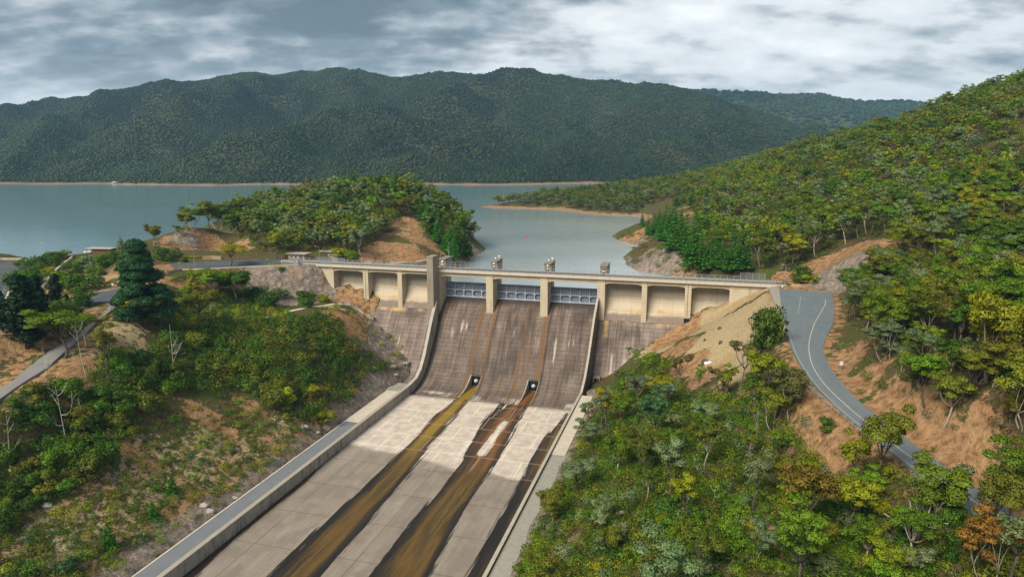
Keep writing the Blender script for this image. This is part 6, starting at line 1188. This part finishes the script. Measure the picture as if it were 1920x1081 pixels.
# fallen log, stumps, boulders
def log():
    a = gp(1098, 992); b = gp(1172, 966); m = MB(); o0 = a + [0, 0, .5]; m.tube([np.array([0, 0, 0]), (b - a) * .35 + [0, 0, .5], (b - a) * .7 + [0, 0, .5], b - a + [0, 0, .3]], [.10, .22, .30, .36], 8)
    for t, v in ((.2, (-1.2, .3, 1.0)), (.35, (.8, -1.0, .7)), (.12, (-1.5, -.6, .3)), (.5, (.3, 1.2, .6))): p = (b - a) * t + [0, 0, .4]; m.tube([p, p + np.array(v)], [.10, .03], 5)
    o = m.build('fallen_log', M_BARK, None, True); o.location = tuple(o0); tag(o, 'long grey fallen log lying across the scrub slope', 'log')
log()
for x, y, r, lb in [(1349, 617, .55, 'dark stump high on the dry grass mound'), (1351, 644, .6, 'dark stump in the middle of the dry mound'), (1411, 630, .7, 'pale topped stump near the bushy tree on the mound'), (1321, 639, .35, 'small dark stump near the dirt track'), (1383, 648, .35, 'little stump low on the dry mound')]:
    p = gp(x, y); m = MB(); m.tube([(0, 0, -.3), (0, 0, .3), (0.05, 0, .75)], [r * 1.25, r, r * .9], 9).tube([(0, 0, .05), (r * 1.6, .3, -.05)], [r * .4, .08], 5).tube([(0, 0, .05), (-r * 1.3, -.5, -.05)], [r * .4, .08], 5); o = m.build('stump', M_BARKD, None, True); o.location = tuple(p); tag(o, lb, 'stump', 'stumps on the dry mound')
def boulder(x, y, r, mat, label, seed, group=None, name='boulder'):
    rng = np.random.default_rng(seed); bm = MB().ball((0, 0, 0), r, 10, 7, (1.2, .9, .7)); V = np.array(bm.V); n = V / (np.linalg.norm(V, axis=1)[:, None] + 1e-6); V = V * (1 + .22 * np.sin(n @ rng.normal(size=(3, 1)) * 5 + rng.random() * 6)) * (1 + .12 * np.sin(n @ rng.normal(size=(3, 1)) * 9)); o = mesh_obj(name, V, bm.F, mat); o.location = tuple(gp(x, y) + [0, 0, r * .2]); return tag(o, label, 'boulder', group)
M_ROCK = simple('pale_rock', (0.36, 0.32, 0.28), .9, .35, 2); M_ROCKD = simple('dark_rock', (0.09, 0.085, 0.085), .9, .3, 2)
for i, (x, y, r, lb) in enumerate([(570, 803, 1.1, 'pale boulder at the edge of the chute path bank'), (596, 812, .6, 'reddish boulder above the chute road'), (735, 690, 1.5, 'large grey boulder under the stained dam face'), (720, 682, 1.1, 'grey boulder beside the large one by the dam face'), (700, 690, 1.0, 'grey boulder at the edge of the thicket toe'), (742, 704, .8, 'small boulder above the toe pad'), (394, 962, 1.0, 'blue grey boulder on the rock patch by the chute road'), (382, 950, .8, 'second blue grey boulder on the rock patch'), (440, 935, .6, 'pale stone on the rock patch'), (88, 952, .9, 'pale boulder low on the clay bank'), (62, 940, .8, 'second pale boulder low on the clay bank')]): boulder(x, y, r, M_ROCK, lb, i)
rb = gp(1322, 684); root = empty('concrete_pipe', rb, 'broken white pipe lying beside dark rocks at the end of the dirt track', 'pipe')
m = MB().tube([(.9, .2, .55), (3.0, -1.1, .45)], [.55, .55], 12); q = m.build('pipe_barrel', M_WHITE); q.parent = root
for i, (x, y, r) in enumerate([(1321, 678, .9), (1325, 682, .7), (1320, 684, .7), (1328, 680, .5)]): boulder(x, y, r, M_ROCKD if i != 1 else M_WHITE, ['dark rock topmost in the heap beside the white pipe', 'white stone in the heap beside the pipe', 'dark rock lowest in the heap beside the pipe', 'small dark rock against the white pipe'][i], 60 + i)
# ------------------------------------------------------------------ huts, shelter, garden walls
def stone_material():
    k = NT('rubble_stone'); o = k.coord('Object'); br = k.n('TexBrick'); br.inputs['Scale'].default_value = 1; br.inputs['Brick Width'].default_value = .8; br.inputs['Row Height'].default_value = .38; br.inputs['Mortar Size'].default_value = .03
    br.inputs['Color1'].default_value = (.42, .27, .14, 1); br.inputs['Color2'].default_value = (.26, .17, .10, 1); br.inputs['Mortar'].default_value = (.30, .26, .21, 1)
    sp = k.n('SeparateXYZ'); k.l(o, sp.inputs[0]); cb = k.n('CombineXYZ'); k.l(k.math('ADD', sp.outputs[0], sp.outputs[1]), cb.inputs[0]); k.l(sp.outputs[2], cb.inputs[1]); k.l(cb.outputs[0], br.inputs['Vector'])
    k.princ(k.mix(k.noise(o, 2.2, 4), br.outputs['Color'], (.40, .30, .19), 'MIX'), .9, .2); return k.m
M_STONE = stone_material(); M_GLASS = simple('window_glass', (0.045, 0.06, 0.075), .12, .1, 1, 0, .5); M_DOOR = simple('painted_door', (0.10, 0.085, 0.075), .6, .15); M_TRIM = simple('pale_trim', (0.55, 0.52, 0.47), .7, .1)
def hut(px, py, w, dp, h, rz, wins, door, label, z=None):
    p = gp(px, py); root = empty('stone_hut', p, label, 'hut', 'stone huts at the dam end', rz)
    def part(m, name, mat, par=None): o = m.build(name, mat); o.parent = par or root; return o
    part(MB().box((-w / 2, 0, -1.5), (w / 2, dp, h)), 'wall', M_STONE); part(MB().box((-w / 2 - .9, -.9, h + .005), (w / 2 + .9, dp + .7, h + .26)), 'roof', M_ROOF)
    for x, ww, hh in wins:
        f = part(MB().box((x - ww / 2 - .1, -.06, 1.0), (x + ww / 2 + .1, .02, 1.0 + hh + .1)), 'window', M_TRIM); part(MB().box((x - ww / 2, -.09, 1.06), (x + ww / 2, -.05, 1.0 + hh)), 'pane', M_GLASS, f)
    if door is not None: f = part(MB().box((door - .75, -.07, -.2), (door + .75, .02, 2.2)), 'door', M_DOOR); part(MB().box((door + .5, -.12, .95), (door + .58, -.075, 1.1)), 'handle', M_STEEL, f)
    return root
hut(556, 487, 8.4, 4.5, 2.7, -TH - .02, [(-2.6, 1.0, .9), (-.3, 1.1, .9)], 2.4, 'stone hut with two small windows and a dark door near the deck gate')
hut(618, 484, 8.2, 4.5, 3.0, -TH + .02, [(-1.6, 1.5, 1.2), (.4, .8, 1.0)], None, 'stone hut with one large dark window behind bright shrubs')
sh = gp(190, 476); root = empty('picnic_shelter', sh, 'low brown shelter with flat pale roof on the lookout terrace', 'shelter', None, -.12)
M_BRICK = simple('brown_brick', (0.13, 0.065, 0.045), .9, .25, 1.2)
for m, nm, mat in ((MB().box((-4.6, 0, -.6), (5.2, .3, 2.3)).box((-4.6, 3.2, -.6), (5.2, 3.5, 2.3)).box((4.9, .3, -.6), (5.2, 3.2, 2.3)), 'wall', M_BRICK), (MB().box((-7.6, -.8, 2.32), (5.7, 4.2, 2.62)), 'roof', M_ROOF)): q = m.build(nm, mat); q.parent = root
for x in (-7.2, -5.0): q = MB().box((x - .09, -.3, -.6), (x + .09, -.12, 2.32)).build('post', M_BRICK); q.parent = root
for i, (x, y) in enumerate([(160, 474.5), (166, 474)]):
    p = gp(x, y); root = empty('bench', p, ['white bench at the open end of the shelter', 'white bench nearer the shelter wall'][i], 'bench', 'benches at the shelter', .2)
    for nm, m in (('seat', MB().box((-.9, -.25, .42), (.9, .25, .5))), ('backrest', MB().box((-.9, .22, .55), (.9, .28, .95))), ('leg', MB().box((-.8, -.2, -.3), (-.7, .26, .42))), ('leg', MB().box((.7, -.2, -.3), (.8, .26, .42)))): q = m.build(nm, M_WHITE); q.parent = root
def wall_along(name, pts, w, h, mat, label, cat='wall', n=24):
    P = np.array([gp(*q) for q in pts]); s = np.r_[0, np.cumsum(np.linalg.norm(np.diff(P, axis=0), axis=1))]; q = np.linspace(0, s[-1], n); C = np.stack([np.interp(q, s, P[:, k]) for k in range(3)], 1); m = MB(); A, B = [], []
    for i in range(n):
        t = C[min(i + 1, n - 1)] - C[max(i - 1, 0)]; d = np.array([-t[1], t[0], 0]); d /= np.linalg.norm(d); z = ground_z(C[i, 0], C[i, 1]) + h; A.append(np.array([*(C[i] + d * w / 2)[:2], z])); B.append(np.array([*(C[i] - d * w / 2)[:2], z]))
    f = lambda L, k: [p + np.array([0, 0, -k]) for p in L]
    m.strip(B, A); m.strip(A, f(A, h + 1)); m.strip(f(B, h + 1), B); m.poly([A[0], B[0], f(B, h + 1)[0], f(A, h + 1)[0]]); m.poly([B[-1], A[-1], f(A, h + 1)[-1], f(B, h + 1)[-1]]); return tag(m.build(name, mat), label, cat)
wall_along('garden_wall', [(136, 482), (118, 497), (100, 514), (80, 540)], .7, .9, M_PATHC, 'pale wall running diagonally down the garden from the lookout'); wall_along('terrace_wall', [(130, 524), (160, 522), (195, 521), (232, 520)], .8, .9, M_STONE, 'long low stone terrace wall above the orange bank'); wall_along('terrace_wall', [(312, 513), (325, 510), (340, 507)], .6, 1.0, M_STONE, 'short stone wall curving to the upper road')
wall_along('garden_wall', [(400, 606), (430, 603), (470, 599)], .6, 1.2, M_STONE, 'stone wall holding the garden path above the thicket'); wall_along('stone_wall', [(380, 487), (398, 486), (415, 487)], .6, 1.5, M_STONE, 'dark stone wall at the foot of the knoll cutting'); wall_along('planter', [(1484, 536), (1500, 538), (1522, 535)], .8, .8, M_STONE, 'low stone planter at the end of the road', 'planter')
wall_along('concrete_barrier', [(-60, 494), (0, 487.5), (45, 487.5), (80, 489)], .6, 1.0, M_PATHC, 'long concrete barrier between the car park and the lake', 'barrier')
# ------------------------------------------------------------------ posts, lamps, signs, fences, barrier, buoys, houseboat
def lamp(px, py, top, label, arm=1.6, az=math.pi):
    p = gp(px, py); h = px_h(p, py, top); root = empty('street_lamp', p, label, 'street lamp', 'street lamps'); d = np.array([math.cos(az), math.sin(az), 0])
    q = MB().tube([(0, 0, -.4), (0, 0, h * .5), (0, 0, h)], [.09, .075, .055], 6).tube([np.array([0, 0, h]), d * arm * .6 + [0, 0, h + .25], d * arm + [0, 0, h + .3]], [.05, .04, .04], 5).build('pole', M_STEEL); q.parent = root
    e = d * arm + np.array([0, 0, h + .3]); q = MB().box(e - [.28, .14, .08], e + [.28, .14, .08]).build('lamp_head', M_TRIM); q.parent = root
lamp(599, 483, 464, 'street lamp behind the deck rail between the stone huts'); lamp(365, 504, 471, 'thin street lamp beside the upper road', 1.2, 0); lamp(88, 490, 462, 'street lamp at the lake end of the car park', 1.4); lamp(1471, 538, 500, 'street lamp where the deck meets the hill road', 1.2)
lamp(842, 491, 470, 'small street lamp behind the first hoist column', .8); lamp(841, 492, 458, 'taller thin lamp pole behind the first hoist column', .5, 0)
def sign(px, py, w, h, ph, label, mat=M_WHITE):
    p = gp(px, py); root = empty('road_sign', p, label, 'sign', None, .15); q = MB().box((-.05, -.05, -.4), (.05, .05, ph)).build('post', M_STEEL); q.parent = root; q = MB().box((-w / 2, -.09, ph - h), (w / 2, -.055, ph)).build('sign_plate', mat); q.parent = root
sign(1576, 695, .8, .9, 2.1, 'small white road sign on the orange verge'); sign(212, 541, .7, .6, 1.9, 'white sign on the orange bank beside the big conifer'); sign(1466, 543, .7, .7, 1.5, 'white notice plate at the dam road gate'); sign(246, 503, .5, .6, 1.3, 'little white sign on the upper terrace edge')
def post_fence(pts, step, h, label, name='road_fence', rails=(.95, .5)):
    P = np.array([gp(*q) for q in pts]); s = np.r_[0, np.cumsum(np.linalg.norm(np.diff(P, axis=0), axis=1))]; n = int(s[-1] / step) + 1; q = np.linspace(0, s[-1], n); C = np.stack([np.interp(q, s, P[:, k]) for k in range(3)], 1); C[:, 2] = ground_z(C[:, 0], C[:, 1]) + .1; root = empty(name, C[0], label, 'fence')
    for c in C: o = MB().box(c - C[0] - [.06, .06, .6], c - C[0] + [.06, .06, h]).build('post', M_STEEL); o.parent = root
    m = MB()
    for t in rails: m.tube([c - C[0] + [0, 0, h * t] for c in C], .035, 4)
    o = m.build('rail', M_STEEL); o.parent = root
post_fence([(1488, 706), (1520, 738), (1555, 768), (1600, 803), (1650, 842)], 2.6, 1.2, 'grey post and rail fence along the lower edge of the road'); post_fence([(640, 566), (655, 572), (668, 586), (680, 598)], 1.6, 1.1, 'short grey guard rail at the corner of the path slab', 'guard_fence'); post_fence([(760, 741), (745, 729), (730, 745)], 1.5, 1.0, 'small rail on the toe pad behind the chute wall', 'guard_fence')
post_fence([(655, 484), (690, 482), (720, 478), (645, 487)][:3], 2.4, 1.1, 'guard rail along the start of the dirt track', 'guard_fence')
p = gp(528, 494); root = empty('swing_barrier', p, 'white triangular swing barrier across the road before the deck', 'barrier', None, -.1)
for nm, m in (('post', MB().box((-.1, -.1, -.4), (.1, .1, 1.4))), ('rail', MB().tube([(0, 0, 1.35), (7.2, 0, 1.35)], .08, 6).tube([(0, 0, 1.35), (7.2, 0, .35)], .06, 6).tube([(0, 0, .4), (7.2, 0, .35)], .05, 6)), ('post', MB().box((7.2, -.08, -.4), (7.36, .08, 1.5)))): q = m.build(nm, M_WHITE); q.parent = root
for i, (x, y) in enumerate([(986, 446), (1075, 443)]):
    p = atz(x, y, LAKE); root = empty('buoy', p, ['red marker buoy in mid inlet, the larger one', 'smaller red marker buoy nearer the pine shore'][i], 'buoy', 'red buoys'); s = 1 - .25 * i
    q = MB().tube([(0, 0, -.2), (0, 0, .35 * s)], [.75 * s, .75 * s], 12).tube([(0, 0, .35 * s), (0, 0, 1.5 * s)], [.5 * s, .22 * s], 10).build('float', M_RED); q.parent = root; q = MB().tube([(0, 0, 1.5 * s), (0, 0, 1.9 * s)], [.08, .08], 6).ball((0, 0, 2.1 * s), .3 * s, 8, 6).build('topmark', M_RED); q.parent = root
p = atz(216, 344.5, LAKE); root = empty('houseboat', p, 'white houseboat moored under the far forested shore', 'boat', None, .1)
for nm, m, mat in (('hull', MB().prism([(-7, -2.2, -.3), (6, -2.2, -.3), (8, 0, -.3), (6, 2.2, -.3), (-7, 2.2, -.3)], [(-7.3, -2.5, 1.1), (6.3, -2.5, 1.1), (9, 0, 1.3), (6.3, 2.5, 1.1), (-7.3, 2.5, 1.1)]), M_WHITE), ('cabin', MB().box((-6, -2, 1.12), (4.5, 2, 3.5)), M_WHITE), ('roof', MB().box((-7, -2.4, 3.52), (6, 2.4, 3.75)), M_WHITE), ('window', MB().box((-5, -2.06, 2.0), (3.6, -2.02, 3.0)), M_GLASS), ('wheelhouse', MB().box((-3, -1.6, 3.77), (1, 1.6, 5.2)), M_WHITE)): q = m.build(nm, mat); q.parent = root
p = gp(789, 472); 
def walker(p):
    """a tiny distant walker: one continuous skinned body"""
    J = [(0, 0, .95), (0, 0, 1.2), (0, .02, 1.42), (0, .02, 1.52), (0, 0, 1.66), (.20, .02, 1.38), (.26, .05, 1.12), (.24, -.10, .90), (-.20, .02, 1.38), (-.26, 0, 1.12), (-.24, .16, .92), (.10, 0, .88), (.12, -.12, .48), (.12, -.06, .06), (.12, -.20, .03), (-.10, 0, .88), (-.12, .12, .48), (-.12, .26, .08), (-.12, .14, .03)]
    E = [(0, 1), (1, 2), (2, 3), (3, 4), (2, 5), (5, 6), (6, 7), (2, 8), (8, 9), (9, 10), (0, 11), (11, 12), (12, 13), (13, 14), (0, 15), (15, 16), (16, 17), (17, 18)]; rad = [.15, .14, .16, .06, .11, .07, .055, .04, .07, .055, .04, .10, .07, .05, .04, .10, .07, .05, .04]
    me = bpy.data.meshes.new('person'); me.from_pydata(J, E, []); o = bpy.data.objects.new('person', me); COL.objects.link(o); o.location = tuple(p); o.modifiers.new('skin', 'SKIN'); sv = me.skin_vertices[0].data if me.skin_vertices else None
    if sv is None:
        bm = __import__('bmesh').new(); bm.from_mesh(me); bm.verts.layers.skin.verify(); bm.to_mesh(me); bm.free(); sv = me.skin_vertices[0].data
    for i, r in enumerate(rad): sv[i].radius = (r, r)
    sv[0].use_root = True; me.materials.append(simple('dark_clothes', (0.035, 0.022, 0.020), .9)); b = o.modifiers.new('sub', 'SUBSURF'); b.levels = b.render_levels = 1; return tag(o, 'distant person in dark clothes walking along the dirt track', 'person')
walker(p + np.array([0, 0, .18]))
# lane arrows on the car park
for i, (x, y) in enumerate([(22, 511), (98, 572)]):
    p = atz(x, y, -.5 if i == 0 else -.9); d = np.array([.92, .38, 0]) if i == 0 else np.array([.9, -.2, 0]); n_ = np.array([-d[1], d[0], 0]); z = ground_z(p[0], p[1]) + .50; p = np.array([p[0], p[1], z]); m = MB(); m.poly([p - d * 1.6 - n_ * .18, p + d * .4 - n_ * .18, p + d * .4 + n_ * .18, p - d * 1.6 + n_ * .18]); m.poly([p + d * .42 - n_ * .7, p + d * 1.8, p + d * .42 + n_ * .7]); tag(m.build('road_marking', M_LINE), kind='structure')
# ------------------------------------------------------------------ haze over the lake and hills
def haze():
    k = NT('haze_air'); v = k.n('VolumePrincipled'); v.inputs['Color'].default_value = (*HAZE_COL, 1); v.inputs['Density'].default_value = HAZE_D; v.inputs['Anisotropy'].default_value = .0; k.l(v.outputs[0], k.out.inputs['Volume'])
    o = MB().box((-6600, -60, -75), (5300, 9100, 640)).build('haze', k.m); tag(o, kind='stuff')
HAZE_D = 0.00007; HAZE_COL = (0.36, 0.66, 1.0)
haze()
